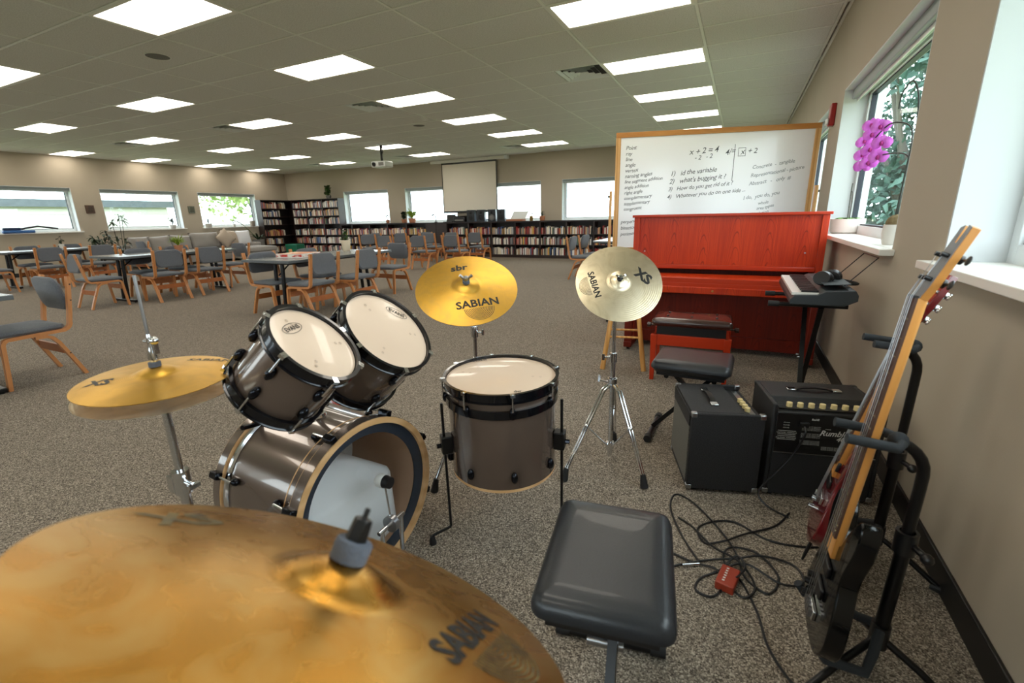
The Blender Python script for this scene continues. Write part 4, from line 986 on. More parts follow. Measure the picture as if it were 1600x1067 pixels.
BODY_S = [(0, 0), (.30, .03), (.46, .18), (.40, .42), (.34, .58), (.42, .78), (.34, .93), (.18, .86), (.09, .72), (-.09, .70), (-.18, .84), (-.36, 1.0), (-.42, .84), (-.34, .60), (-.42, .40), (-.46, .18), (-.30, .03)]
bass_head = dict(tilt=15, out=[(.030, .03), (.030, .165), (.012, .17), (.008, .132), (-.006, .128), (-.010, .17), (-.030, .165), (-.030, .03)], face=M_ply, peg=M_black,
                 pegs=[(-.018, .045, -1), (-.018, .10, -1), (.018, .10, 1), (.018, .045, 1)], ns=4)
g1 = guitar('bass_guitar', 'black electric bass guitar with a maple neck hung on the stand by the bench', Vector((.272, 1.272, .115)), (.105, .048, .90), (-1, .02, .1), .864, BODY_S, M_blk, M_neck, .42, .33, .042, 21, bass_head, .072)
red_head = dict(tilt=12, out=[(.034, .03), (.040, .12), (.020, .17), (-.020, .17), (-.040, .12), (-.034, .03)], face=M_red, peg=M_chrome,
                pegs=[(-.024, .035, -1), (-.026, .075, -1), (-.022, .115, -1), (.022, .115, 1), (.026, .075, 1), (.024, .035, 1)], ns=6)
g2 = guitar('electric_guitar', 'cherry red electric guitar on the stand behind the bass guitar', Vector((.318, 1.735, .13)), (.222, .015, .965), (-.985, .15, .1), .645, BODY_S, M_red, M_red, .40, .33, .045, 22, red_head, .14)
MB().tube([(-.05, -.02, -.005), (-.05, -.02, -.05), (-.052, -.02, -.09)], [.006, .006, .004], 8).build('jack_plug', M_black, g2)

def guitar_stand(label, base, neck, nk_h, body_h, face):
    """base on the carpet behind the guitar; yoke arms reach forward along face"""
    e = empty('guitar_stand', (base[0], base[1], 0), math.atan2(face[1], face[0]), label, 'guitar stand')   # local +x = forward
    fx = neck          # forward distance from post to the neck
    MB().tube([(0, 0, .14), (-.01, 0, .45)], .0165, 12).build('lower_post', M_blackmetal, e)
    MB().tube([(-.008, 0, .42)] + [(-.012, 0, nk_h - .12)] + [(-.012 + (.08 - .08 * math.cos(R(a))), 0, nk_h - .08 + .08 * math.sin(R(a))) for a in range(0, 91, 15)] + [(fx - .05, 0, nk_h)], .013, 12).build('upper_post', M_blackmetal, e)
    mb = MB().lathe([(.0166, .40), (.024, .40), (.024, .46), (.0166, .46)], 14, Matrix.Translation((-.009, 0, 0))); mb.cyl((-.02, .02, .43), (-.03, .055, .43), .008); mb.ball((-.03, .06, .43), .014); mb.build('height_clamp', M_black, e)
    yk = MB().tube([(fx - .045, 0, nk_h), (fx - .05, .02, nk_h), (fx - .035, .046, nk_h), (fx + .07, .048, nk_h + .012)], .012, 10); yk.tube([(fx - .05, -.02, nk_h), (fx - .035, -.046, nk_h), (fx + .07, -.048, nk_h + .012)], .012, 10); yk.ball((fx - .05, 0, nk_h), .022)
    yk.build('neck_yoke', M_foam, e)
    ar = MB()
    for q in (-1, 1):
        MB().tube([(0, 0, body_h + .04), (.03, q * .06, body_h), (.06, q * .11, body_h - .02), (fx + .05, q * .115, body_h - .005), (fx + .07, q * .115, body_h + .025)], .0125, 10).build('body_arm', M_foam, e)
    MB().lathe([(.0, .10), (.022, .10), (.022, .17), (0, .17)], 14).build('hub', M_black, e)
    for a in (35, 155, 275):
        d = Vector((math.cos(R(a)), math.sin(R(a)), 0)); ln_ = .24 if a != 155 else .19
        lg = MB().tube([Vector((0, 0, .13)), d * ln_ * .5 + Vector((0, 0, .08)), d * ln_ + Vector((0, 0, .014))], .0095, 10).build('leg', M_blackmetal, e)
        MB().tube([d * (ln_ - .03) + Vector((0, 0, .020)), d * (ln_ + .015) + Vector((0, 0, .0135))], .0135, 10).build('rubber_foot', M_rubber, lg)
    return e
guitar_stand('black tripod guitar stand holding the bass guitar', (.440, 1.31), .100, .70, .125, (-.985, -.10))
guitar_stand('black tripod guitar stand holding the red guitar', (.535, 1.80), .060, .82, .135, (-.985, -.10))

# ------------------------------------------------------------------ right wall: alarm, orchids
al = empty('fire_alarm', (XR, 5.80, 2.12), 0, 'red fire alarm strobe box on the wall beyond the orchid window', 'fire alarm')
MB().box(-.045, 0, -.06, .06, -.09, .11).build('housing', mat('alarm_red', (150, 22, 20), .4), al, bevel=.008)
MB().box(-.07, -.045, -.04, .04, -.08, -.02).build('strobe_lens', M_white, al, bevel=.01)
M_leaf = mat('orchid_leaf', (92, 138, 50), .4); M_petal = mat('magenta_petal', (196, 62, 200), .5, noise=(30, .3), c2=(224, 130, 226), sheen=.3)
M_stem = mat('dark_stem', (40, 42, 34), .6); M_pot = mat('ribbed_white_ceramic', (212, 208, 200), .45); M_moss = mat('orchid_bark', (88, 72, 48), .9, noise=(60, .3), c2=(140, 122, 86), bump=(60, 1))
def leaf_blade(mb, base, d, ln_, wd_, droop=.3, n=6, up=Vector((0, 0, 1))):
    d = Vector(d).normalized(); s = d.cross(up); s = s.normalized() if s.length > .01 else Vector((1, 0, 0)); P = []
    for i in range(n + 1):
        t = i / n; c = Vector(base) + d * ln_ * t - up * droop * ln_ * t * t; w_ = wd_ * math.sin(math.pi * min(.06 + t * .94, 1)) ** .7 / 2
        P += [c - s * w_ + up * w_ * .25, c - up * w_ * .1, c + s * w_ + up * w_ * .25]
    fs = []
    for i in range(n): k = 3 * i; fs += [(k, k + 1, k + 4, k + 3), (k + 1, k + 2, k + 5, k + 4)]
    return mb.add(P, fs)
oc = empty('potted_orchid', (.80, 3.42, 1.03), 0, 'tall magenta orchid in a white ceramic pot on the windowsill', 'orchid')
MB().lathe([(0, 0), (.042, 0), (.052, .02), (.058, .07), (.054, .12), (.050, .12), (.05, .10), (0, .10)], 28).build('pot', M_pot, oc)
MB().ball((0, 0, .125), .05, 14, None, (1, 1, 1.05)).build('moss', M_moss, oc)
stems = [[(0, 0, .13), (.0, .01, .35), (.01, .03, .55), (0, .10, .66), (-.02, .45, .72), (-.04, .75, .66)], [(.01, .01, .13), (.015, -.01, .40), (.01, .02, .70), (.0, .06, .83), (-.01, .16, .90), (-.02, .28, .86), (-.02, .30, .78)], [(-.01, 0, .13), (0, .0, .42), (.0, .05, .50), (-.02, .40, .54), (-.04, .72, .54)]]
for s_ in stems: MB().tube(smooth_path(s_, 6), .0042, 7).build('stem', M_stem, oc)
MB().cyl((.012, .012, .12), (.012, .012, .75), .003, n=6).build('support_stick', M_stem, oc)
fl_pos = [(-.02, .42, .72), (-.03, .60, .69), (-.04, .78, .66), (-.01, .36, .60), (-.04, .52, .57), (-.05, .70, .55), (-.02, .34, .50), (-.04, .50, .47), (-.05, .64, .46), (-.03, .68, .77)]
for p_ in fl_pos:
    p_ = (p_[0] - .02, p_[1] * .85 + .20, p_[2] * .86 + .10)
    f = MB(); nrm = Vector((-.5, -.85, .1 + random.uniform(-.2, .3))).normalized(); T = frame_from(nrm, (1, 0, 0)); T.translation = p_
    for k, (a, ln_, w_) in enumerate(((90, .052, .040), (210, .049, .036), (330, .049, .036), (10, .060, .070), (170, .060, .070))):
        d = Vector((math.cos(R(a)), math.sin(R(a)), 0)); s_ = Vector((-d.y, d.x, 0)); P = []; N = 5
        for i in range(N + 1):
            t = i / N; w2 = w_ / 2 * math.sin(math.pi * (.08 + .86 * t)) ** .8
            for q in (-1, 0, 1): P.append(d * ln_ * t + s_ * w2 * q + Vector((0, 0, .012 * math.sin(math.pi * t) * (1 if q == 0 else .6) + (.006 if k > 2 else 0))))
        fs = [(3 * i + j, 3 * i + j + 1, 3 * i + j + 4, 3 * i + j + 3) for i in range(N) for j in (0, 1)]
        f.add(P, fs, T)
    fo = f.build('flower', M_petal, oc)
    MB().ball((0, 0, .016), .011, 10, T, (1, 1.4, 1)).build('flower_lip', mat('deep_magenta_lip', (150, 20, 110), .5), fo)
o2 = empty('potted_orchid', (.84, 5.05, 1.03), 0, 'bare-stemmed orchid in a wide white planter on the windowsill', 'orchid')
MB().lathe([(0, 0), (.10, 0), (.125, .02), (.13, .13), (.122, .13), (.12, .115), (0, .115)], 28).build('pot', M_pot, o2)
mb = MB()
for a in range(0, 360, 45): leaf_blade(mb, (0, 0, .12), (math.cos(R(a)), math.sin(R(a)), .5), .14, .05, .5)
mb.build('leaves', M_leaf, o2)
for s_ in ([(0, .03, .12), (0, .05, .28), (-.01, .0, .40), (-.02, -.08, .42)], [(0, -.05, .12), (0, -.06, .26), (0, 0, .35), (0, .06, .36)]): MB().tube(smooth_path(s_, 6), .003, 6).build('stem', M_stem, o2)
# ------------------------------------------------------------------ dining chairs (bent laminated wood, grey fabric)
M_bent = wood('bent_beech', (206, 142, 88), (184, 118, 66), 6, .4, 'Z', .15, 2, .1)
M_rail = mat('stained_beech_rail', (178, 104, 50), .45, noise=(14, .3), c2=(160, 90, 42))
M_fab = mat('grey_tweed', (110, 114, 121), .95, noise=(240, .18), c2=(78, 81, 87), bump=(300, .4), sheen=.2)
def make_chair():
    e = empty('dining_chair', (0, 0, 0))
    post = [(-.285, .835), (-.262, .70), (-.235, .54), (-.22, .47)] + [(-.155 + .065 * math.cos(R(a)), .470 + .065 * math.sin(R(a)) - .005) for a in (195, 215, 235, 255)] + [(-.06, .400), (.08, .398), (.15, .396)] + [(.165 + .045 * math.cos(R(a)), .352 + .045 * math.sin(R(a))) for a in (75, 50, 25, 5)] + [(.232, .10), (.243, 0)]
    rear = [(.02, .378), (-.05, .374), (-.085, .355), (-.115, .31), (-.18, .15), (-.238, 0)]
    for q in (-1, 1):
        x0, x1 = q * .232 - .020, q * .232 + .020
        MB().band(post, .026, x0, x1).build('side_frame', M_bent, e, ang=30)
        MB().band(rear, .026, x0, x1).build('rear_leg', M_bent, e, ang=30)
    MB().box(-.212, .212, -.155, -.135, .205, .275).build('rear_stretcher', M_rail, e, bevel=.002)
    MB().box(-.212, .212, .195, .215, .265, .335).build('front_stretcher', M_rail, e, bevel=.002)
    MB().pad(.475, .45, .042, .06, .022, .412, edge=.018, M=Matrix.Translation((0, .03, 0))).build('seat', M_fab, e)
    T = Matrix.Translation((0, -.238, .695)) @ Matrix.Rotation(R(-100), 4, 'X') @ Matrix.Translation((0, 0, -.012))
    MB().pad(.424, .285, .042, .085, .016, 0, edge=.018, M=T).build('backrest', M_fab, e)
    bl = MB()
    for q in (-1, 1):
        for y, z in ((-.278, .77), (-.258, .64)): bl.cyl((q * .245, y, z), (q * .2535, y, z), .006, n=8)
        for y, z in ((-.165, .205),): bl.cyl((q * .245, y, z), (q * .2535, y, z), .006, n=8)
    tagk = bl.build('frame_bolts', mat('dark_bolt', (70, 60, 50), .4, .6), e); tagk['kind'] = 'stuff'
    return e
proto = make_chair()
G0 = 'bentwood dining chairs with grey upholstery'
B = 'grey upholstered bentwood chair '
chairs = [  # x, y, rotation (0 faces the far wall), label
 (-5.26, 1.565, 180, B + 'standing alone with its seat under the table end beside the hi-hat'),
 (-8.96, 3.65, 0, B + 'at the near end of the middle table, seen from its side'),
 (-8.61, 4.42, 90, B + 'first on the drum side of the middle table'),
 (-8.70, 5.14, 90, B + 'second on the drum side of the middle table'),
 (-9.23, 6.00, 180, B + 'at the sofa end of the middle table'),
 (-9.40, 4.58, -90, B + 'on the window side of the middle table, near end'),
 (-9.40, 5.22, -90, B + 'on the window side of the middle table, far end'),
 (-5.12, 4.40, 90, B + 'pushed in beside the board game box'),
 (-5.06, 5.14, 90, B + 'next to the one beside the board game, nearer the white flowerpot'),
 (-5.47, 6.40, 180, B + 'at the far end of the table with the white flowerpot'),
 (-5.80, 4.37, -90, B + 'behind the board game box on the window side'),
 (-5.80, 5.13, -90, B + 'behind the white flowerpot on the window side'),
 (-12.75, 4.45, 90, B + 'first on the room side of the table by the left windows'),
 (-12.70, 5.28, 90, B + 'second on the room side of the table by the left windows'),
 (-12.95, 3.66, 0, B + 'at the near end of the table by the left windows'),
 (-13.88, 4.62, -90, B + 'behind the table by the left windows, near end'),
 (-13.88, 5.36, -90, B + 'behind the table by the left windows, far end'),
 (-13.55, 6.35, 180, B + 'at the far end of the table by the left windows'),
 (-2.78, 9.02, -90, B + 'first at the pale table beside the whiteboard'),
 (-2.76, 9.75, -92, B + 'second at the pale table beside the whiteboard'),
 (-2.10, 11.2, 180, B + 'at the far end of the pale table beside the whiteboard'),
]
rows = [(-8.27, 9.72, 4), (-7.18, 9.69, 3), (-6.40, 10.0, 0), (-10.1, 11.44, 6), (-9.07, 11.34, 6), (-8.0, 11.27, 4), (-7.48, 11.67, 3), (-6.64, 11.58, 0), (-9.62, 10.5, 22), (-8.75, 12.2, 5)]
ROWN = ['first of three in the row farther from the screen', 'second of three in the row farther from the screen', 'third of three in the row farther from the screen', 'first in the row nearer the screen, from the tall bookcase', 'second in the row nearer the screen, from the tall bookcase', 'third in the row nearer the screen, from the tall bookcase', 'fourth in the row nearer the screen, from the tall bookcase', 'last in the row nearer the screen, by the open floor', 'turned askew between the two rows of chairs', 'closest to the dark cabinet under the laptop']
for i, (x, y, rz, lb) in enumerate(chairs):
    o = proto if i == 0 else copy_tree(proto)
    o.location = (x, y, 0); o.rotation_euler = (0, 0, R(rz + (random.uniform(-2.5, 2.5) if i else 0))); tag(o, lb, 'chair', G0)
for i, (x, y, rz) in enumerate(rows):
    o = copy_tree(proto); o.location = (x, y, 0); o.rotation_euler = (0, 0, R(rz)); tag(o, B + ROWN[i], 'chair', 'chairs in rows before the projector screen')

# ------------------------------------------------------------------ tables
M_lam = mat('grey_laminate', (132, 138, 140), .25, noise=(90, .25), c2=(120, 126, 128)); M_edge = mat('grey_table_edge', (96, 102, 106), .45)
def table(x0, x1, y0, y1, label, top=M_lam, h=.755):
    cx, cy = (x0 + x1) / 2, (y0 + y1) / 2
    e = empty('folding_table', (cx, cy, 0), 0, label, 'table', 'grey tables with black pedestal legs'); a, b = (x1 - x0) / 2, (y1 - y0) / 2
    MB().box(-a, a, -b, b, h - .004, h).build('table_top', top, e)
    MB().box(-a, a, -b, b, h - .036, h - .004).build('edge_band', M_edge, e, bevel=.004)
    MB().box(-a + .12, a - .12, -b + .1, b - .1, h - .062, h - .036).build('under_frame', M_blackmetal, e)
    for s in (-1, 1):
        y = s * (b - .17)
        ft_ = MB().box(-.32, .32, y - .03, y + .03, .012, .045).build('foot', M_blackmetal, e, bevel=.006)
        for q in (-1, 1): MB().cyl((q * .28, y, 0), (q * .28, y, .014), .018, n=10).build('glide', M_rubber, ft_)
        for q in (-1, 1): MB().tube([(q * .07, y, .04), (q * .07, y - s * .04, h - .05)], .026, 10).build('pedestal_tube', M_blackmetal, e)
        MB().tube([(0, y - s * .02, h - .22), (0, y - s * .25, h - .05)], .010, 8).build('lock_strut', M_blackmetal, e)
    return e
table(-6.02, -5.10, 4.05, 6.02, 'grey table holding the board game box and the white flowerpot')
table(-9.62, -8.70, 3.88, 5.80, 'grey table in the middle holding the spider plant')
table(-14.1, -13.15, 3.95, 5.95, 'grey table by the left windows')
table(-5.78, -4.83, -.45, 1.44, 'grey table end at the lone chair beside the hi-hat')
table(-2.52, -1.60, 8.75, 10.7, 'pale table standing beside the whiteboard', mat('pale_laminate', (214, 218, 222), .3))

M_boxr = mat('game_box_red', (206, 58, 44), .5, noise=(9, .05), c2=(240, 232, 222)); M_boxw = mat('game_box_white', (236, 228, 222), .5)
gb = empty('board_game_box', (-5.58, 4.62, .755), R(12), 'red and white board game box lying on the table', 'board game')
MB().box(-.20, .20, -.20, .20, 0, .05).build('box_base', M_boxw, gb, bevel=.002)
MB().box(-.203, .203, -.203, .203, .012, .053).build('box_lid', M_boxr, gb, bevel=.002)
MB().box(-.19, .19, -.19, .19, .053, .0545).build('lid_picture', mat('game_box_print', (238, 214, 178), .5, noise=(9, .08), c2=(220, 120, 70)), gb)
eg = MB()
for q in (-1, 1): eg.box(q * .2035 - .001, q * .2035 + .001, -.204, .204, .046, .054).box(-.204, .204, q * .2035 - .001, q * .2035 + .001, .046, .054).box(q * .2035 - .0015, q * .2035 + .0015, -.204, -.19, .012, .054)
eg.build('white_border', M_boxw, gb)

# ------------------------------------------------------------------ plants
M_green = mat('mid_green_leaf', (74, 112, 48), .45, noise=(9, .3), c2=(50, 84, 36)); M_lime = mat('lime_leaf', (160, 178, 60), .45, noise=(9, .3), c2=(120, 150, 50)); M_dark = mat('dark_green_leaf', (44, 62, 38), .5)
M_terra = mat('terracotta', (178, 116, 82), .7); M_soil = mat('potting_soil', (50, 40, 32), .95); M_cpot = mat('cream_pot', (222, 206, 180), .5); M_gpot = mat('grey_planter', (120, 118, 114), .6)
def plant(label, loc, pot, potm, leafm, style, H, n=24, seed=0, lw=.02, name='potted_plant', pose=None):
    rnd = random.Random(seed); e = empty(name, loc, 0, label, 'potted plant', pose)
    r, h = pot
    MB().lathe([(0, 0), (r * .74, 0), (r * .78, .004), (r, h * .96), (r, h), (r * .92, h), (r * .9, h * .88), (0, h * .88)], 22).build('pot', potm, e)
    MB().lathe([(0, h * .885), (r * .9, h * .885)], 18).build('soil', M_soil, e)
    mb = MB(); sm = MB(); ns = 0
    for k in range(n):
        a = 2 * math.pi * (k * .618 + rnd.random() * .1); tl = rnd.uniform(.1, 1)
        d = Vector((math.cos(a), math.sin(a), 0))
        if style == 'blade':
            leaf_blade(mb, (0, 0, h * .88), d * rnd.uniform(.35, .8) + Vector((0, 0, 1.1)), H * rnd.uniform(.7, 1.1), lw, rnd.uniform(.3, .75))
        elif style == 'bush':
            b = Vector((0, 0, h)) + d * rnd.uniform(.0, .22) * H + Vector((0, 0, rnd.uniform(.1, 1) * H * .8))
            sm.tube([Vector((0, 0, h * .85)), b * .6 + Vector((0, 0, h * .3)), b], .003, 5); ns += 1
            for j in range(4): leaf_blade(mb, b, Vector((rnd.uniform(-1, 1), rnd.uniform(-1, 1), rnd.uniform(-.3, .9))), H * .22, lw, .4, 3)
        elif style == 'tree':
            b = Vector((rnd.uniform(-.1, .1), rnd.uniform(-.25, .25), H * rnd.uniform(.35, 1)))
            sm.tube([Vector((b.x * .3, b.y * .3, h * .85)), Vector((b.x * .5, b.y * .6, b.z * .5)), b], .007, 5); ns += 1
            for j in range(9): leaf_blade(mb, b - Vector((0, 0, .15 * rnd.random())), Vector((rnd.uniform(-1, 1), rnd.uniform(-1, 1), rnd.uniform(-.5, 1))), .18, lw, .4, 3)
    if ns: sm.build('stems', M_stem, e)
    mb.build('leaves', leafm, e)
    return e
plant('green plant in a cream pot on the table with the board game', (-5.78, 5.72, .755), (.075, .17), M_cpot, M_green, 'bush', .22, 16, 1, .035)
plant('bright lime spider plant in a terracotta pot on the middle table', (-9.38, 5.15, .755), (.075, .10), M_terra, M_lime, 'blade', .34, 80, 2, .02)
plant('trailing green plant on top of the tall bookcase', (-14.0, 13.26, 2.035), (.10, .10), M_gpot, M_green, 'bush', .42, 34, 3, .10)
plant('leafy green plant in a terracotta pot on the low bookcases', (-10.2, 13.25, 1.105), (.13, .15), M_terra, M_lime, 'blade', .52, 60, 4, .05)
plant('dark round plant on the low bookcases beside the leafy green one', (-10.55, 13.25, 1.105), (.10, .12), M_terra, M_dark, 'bush', .30, 36, 5, .09)
plant('small sprig in a terracotta pot at the left end of the low bookcases', (-11.3, 13.28, 1.105), (.07, .12), M_terra, M_green, 'bush', .35, 5, 6, .05)
plant('thin orchid in a brass vase on the low bookcases', (-5.76, 13.28, 1.105), (.06, .14), mat('aged_brass', (190, 160, 90), .3, 1), M_dark, 'blade', .28, 4, 7, .03)
plant('small plant in a pink-brown pot at the right of the brass vase', (-5.40, 13.28, 1.105), (.09, .13), M_terra, M_dark, 'blade', .28, 7, 8, .03)
plant('tall many-stemmed plant behind the table by the left windows', (-15.6, 7.05, 0), (.20, .35), M_gpot, M_dark, 'tree', 1.55, 9, 9, .05)
plant('spreading dark-leaved plant beside the sofa', (-15.2, 6.45, 0), (.20, .35), M_gpot, M_dark, 'tree', 1.0, 12, 10, .06)
plant('small sprig in a white pot behind the table by the left windows', (-14.0, 5.2, .755), (.05, .09), M_pot, M_dark, 'bush', .22, 6, 11, .05)
plant('green plant in a white pot on the middle left windowsill', (-16.47, 9.0, 1.09), (.10, .12), M_pot, M_dark, 'bush', .24, 18, 12, .05)
plant('dark flowering plant in a white pot on the corner windowsill', (-16.47, 10.15, 1.09), (.11, .14), M_pot, M_dark, 'bush', .16, 16, 13, .05)
plant('tiny plant in a white pot on the corner windowsill', (-16.47, 11.05, 1.09), (.06, .10), M_pot, M_green, 'blade', .25, 8, 14, .02)
bp2 = plant('bird of paradise with one broad leaf in a grey planter by the sofa', (-16.05, 11.62, 0), (.20, .62), M_gpot, M_dark, 'blade', .70, 10, 15, .07)
mb = MB(); leaf_blade(mb, (.1, -.55, 1.12), (-.05, -.55, .42), .55, .16, .25, 8); mb.build('broad_leaf', mat('yellowing_leaf', (130, 128, 40), .45), bp2)
MB().tube(smooth_path([(0, 0, .55), (0, -.22, .85), (.1, -.56, 1.13)], 6), .010, 6).build('leaf_stalk', M_green, bp2)
plant('brown pot with thin twigs on the corner windowsill', (-16.47, 11.78, 1.09), (.10, .20), mat('taupe_pot', (150, 138, 124), .6), M_stem, 'blade', .8, 3, 16, .012)

# ------------------------------------------------------------------ sofa and cushions
M_sofa = mat('grey_linen_sofa', (150, 145, 140), .95, bump=(90, .3), noise=(4, .3), c2=(138, 133, 128), sheen=.2)
sf = empty('sectional_sofa', (-16.30, 7.35, 0), 0, 'long grey fabric sectional sofa under the left windows', 'sofa')
MB().box(.02, .95, 0, 3.85, .06, .26).build('base', M_sofa, sf, bevel=.02)
MB().box(.02, .24, 0, 3.85, .26, .66).build('back_frame', M_sofa, sf, bevel=.04)
for y in (0, 3.67): MB().box(.02, .95, y, y + .18, .26, .56).build('armrest', M_sofa, sf, bevel=.04)
for k in range(3):
    MB().pad(.72, 1.15, .15, .05, .03, .26, edge=.04, M=Matrix.Translation((.61, .76 + 1.16 * k, 0))).build('seat_cushion', M_sofa, sf)
MB().box(.95, 1.75, 2.80, 3.85, .06, .26).build('chaise_base', M_sofa, sf, bevel=.02)
MB().pad(.82, 1.08, .17, .06, .04, .26, edge=.05, M=Matrix.Translation((1.36, 3.325, 0))).build('chaise_cushion', M_sofa, sf)
bei = mat('beige_cushion', (176, 160, 144), .95, bump=(60, .4))
cush = [(-15.84, 7.66, 0, M_sofa, .56, .46, 'pale grey sofa cushion at the near end'), (-15.80, 8.20, 3, M_sofa, .60, .46, 'pale grey sofa cushion second from the near end'), (-15.82, 8.78, -5, M_sofa, .62, .46, 'pale grey sofa cushion behind the spider plant'),
        (-15.84, 9.55, 0, M_sofa, .95, .52, 'wide grey sofa back cushion in the middle'), (-15.60, 10.10, 38, bei, .50, .50, 'beige diamond-tilted sofa cushion'), (-15.86, 10.42, -6, bei, .66, .56, 'beige sofa cushion behind the diamond-tilted one'),
        (-15.80, 10.88, 0, mat('white_cushion', (216, 216, 220), .9), .54, .54, 'white square sofa cushion at the bookcase end')]
for x, y, tw, mt, sw, s_, lb in cush:
    mb = MB(); N = 10; P = []; F2 = []
    for side in (1, -1):
        for i in range(N + 1):
            for j in range(N + 1):
                u, v = i / N * 2 - 1, j / N * 2 - 1; k = (1 - abs(u) ** 2.6) * (1 - abs(v) ** 2.6); pin = 1 - .07 * (1 - abs(u)) * abs(v) ** 3 - .0
                P.append((side * .105 * max(k, 0) ** .55, u * sw / 2 * (1 - .06 * (1 - v * v)), v * s_ / 2 * (1 - .06 * (1 - u * u))))
        o_ = 0 if side == 1 else (N + 1) ** 2
        for i in range(N):
            for j in range(N): a = o_ + i * (N + 1) + j; F2.append((a, a + 1, a + N + 2, a + N + 1))
    mb.add(P, F2); o = mb.build('sofa_cushion', mt, None)
    bm = bmesh.new(); bm.from_mesh(o.data); bmesh.ops.remove_doubles(bm, verts=bm.verts, dist=.0005); bm.to_mesh(o.data); bm.free()
    o.location = (x, y, .45 + s_ / 2 - .015 + (.05 if abs(tw) > 20 else 0)); o.rotation_euler = (R(tw), R(-14), 0); tag(o, lb, 'cushion', 'cushions on the sofa')

# ------------------------------------------------------------------ bookcases
M_esp = mat('espresso_wood', (38, 25, 22), .4, noise=(6, .3), c2=(48, 32, 28)); M_esp2 = mat('espresso_back', (26, 18, 16), .5)
M_lav = mat('espresso_side_sheen', (58, 48, 54), .35)
BK = [('cream', (224, 212, 190)), ('white', (226, 222, 216)), ('tan', (188, 152, 108)), ('red', (150, 44, 38)), ('pink-brown', (176, 118, 104)), ('dark', (44, 42, 46)), ('grey', (128, 128, 130)), ('blue', (74, 96, 138)), ('green', (88, 116, 92)), ('yellow', (214, 172, 70)), ('maroon', (98, 34, 40))]
BW = [5, 6, 4, 3, 3, 3, 4, 2, 1, 1, 2]
cover = {n: mat('book_cover_' + n.replace('-', '_'), c, .55) for n, c in BK}
paper = mat('book_pages', (222, 214, 196), .8)
book_me = {}
def book_mesh(nm):
    """unit book, spine towards -y: cover boards with recessed page block"""
    if nm not in book_me:
        mb = MB(); mb.box(-.5, .5, -.5, -.44, 0, 1); mb.box(-.5, -.38, -.44, .5, 0, 1); mb.box(.38, .5, -.44, .5, 0, 1)
        k = len(mb.f); mb.box(-.38, .38, -.44, .44, .02, .975)
        me = mb.mesh('book', cover[nm], False); me.materials.append(paper)
        for i, p in enumerate(me.polygons):
            if i >= k: p.material_index = 1
        book_me[nm] = me
    return book_me[nm]
stuff = {n: MB() for n, _ in BK}; nb = [0]; rb = random.Random(5)
def shelf_books(x0, x1, z, hmax, ydeep, place_txt, single, swap=None, fill=1.0, hmin=.16):
    """a row of books on one shelf; swap maps (x, y, z) to the left wall"""
    x = x0 + .01; end = x0 + (x1 - x0) * fill - .01; pal = rb.choice([BW, BW, [1, 2, 5, 5, 4, 2, 3, 1, 1, 1, 3], [6, 7, 2, 1, 2, 3, 5, 3, 1, 0, 1]])
    while x < end:
        w_ = rb.choice((.02, .025, .028, .032, .036, .042)); h = rb.uniform(hmin, hmax); d = rb.uniform(.14, .19)
        if rb.random() < .02: x += .05; continue
        if x + w_ > end: break
        nm = rb.choices([n for n, _ in BK], pal)[0]; y = ydeep - .0 + d / 2
        if single and nb[0] < 300:
            o = bpy.data.objects.new('book', book_mesh(nm)); COL.objects.link(o); o.location = (x + w_ / 2, y, z); o.scale = (w_ * .94, d, h)
            tag(o, nm + '-spined book on ' + place_txt, 'book', 'books on the low bookcases'); nb[0] += 1
        else:
            B_ = stuff[nm]
            if swap: a = swap(x, ydeep); b = swap(x + w_ * .94, ydeep + d); B_.box(min(a[0], b[0]), max(a[0], b[0]), min(a[1], b[1]), max(a[1], b[1]), z, z + h)
            else: B_.box(x, x + w_ * .94, ydeep, ydeep + d, z, z + h)
        x += w_
YS = 13.16                    # front plane of the far bookcases
def bookcase(x0, x1, H, shelves, label, books=True, single=None, rz=0, loc=None, back=M_esp2, fills=None, hm=.235):
    w_ = x1 - x0
    e = empty('bookcase', loc or ((x0 + x1) / 2, YS, 0), rz, label, 'bookcase', 'dark bookcases along the walls')
    t = .02; D_ = .31
    for q in (-1, 1): MB().box(q * w_ / 2 - (t if q > 0 else 0), q * w_ / 2 + (t if q < 0 else 0), 0, D_, 0, H).build('side_panel', M_esp, e, smooth=False)
    MB().box(-w_ / 2 + t, w_ / 2 - t, D_ - .012, D_, .0, H).build('back_panel', back, e, smooth=False)
    MB().box(-w_ / 2 + t, w_ / 2 - t, .0, D_ - .012, 0, .07).build('plinth', M_esp, e, smooth=False)
    MB().box(-w_ / 2 + t, w_ / 2 - t, .0, D_ - .012, H - .022, H).build('top_panel', M_esp, e, smooth=False)
    for z in shelves: MB().box(-w_ / 2 + t, w_ / 2 - t, .004, D_ - .012, z - .02, z).build('shelf', M_esp, e, smooth=False)
    return e
ROWS = (.09, .40, .71)
edges = [-2.94 - .83 * k for k in range(13)]
ordn = ['top', 'middle', 'bottom']
place_n = ['beside the whiteboard', 'under the window beside the whiteboard', 'between the two right-hand far windows', 'under the brass vase', 'under the open book', 'under the right-hand loudspeakers', 'under the left-hand loudspeakers', 'under the laptop', 'left of the laptop', 'under the leafy green plant', 'between the two far-left windows', 'under the far-left window']
todo = []
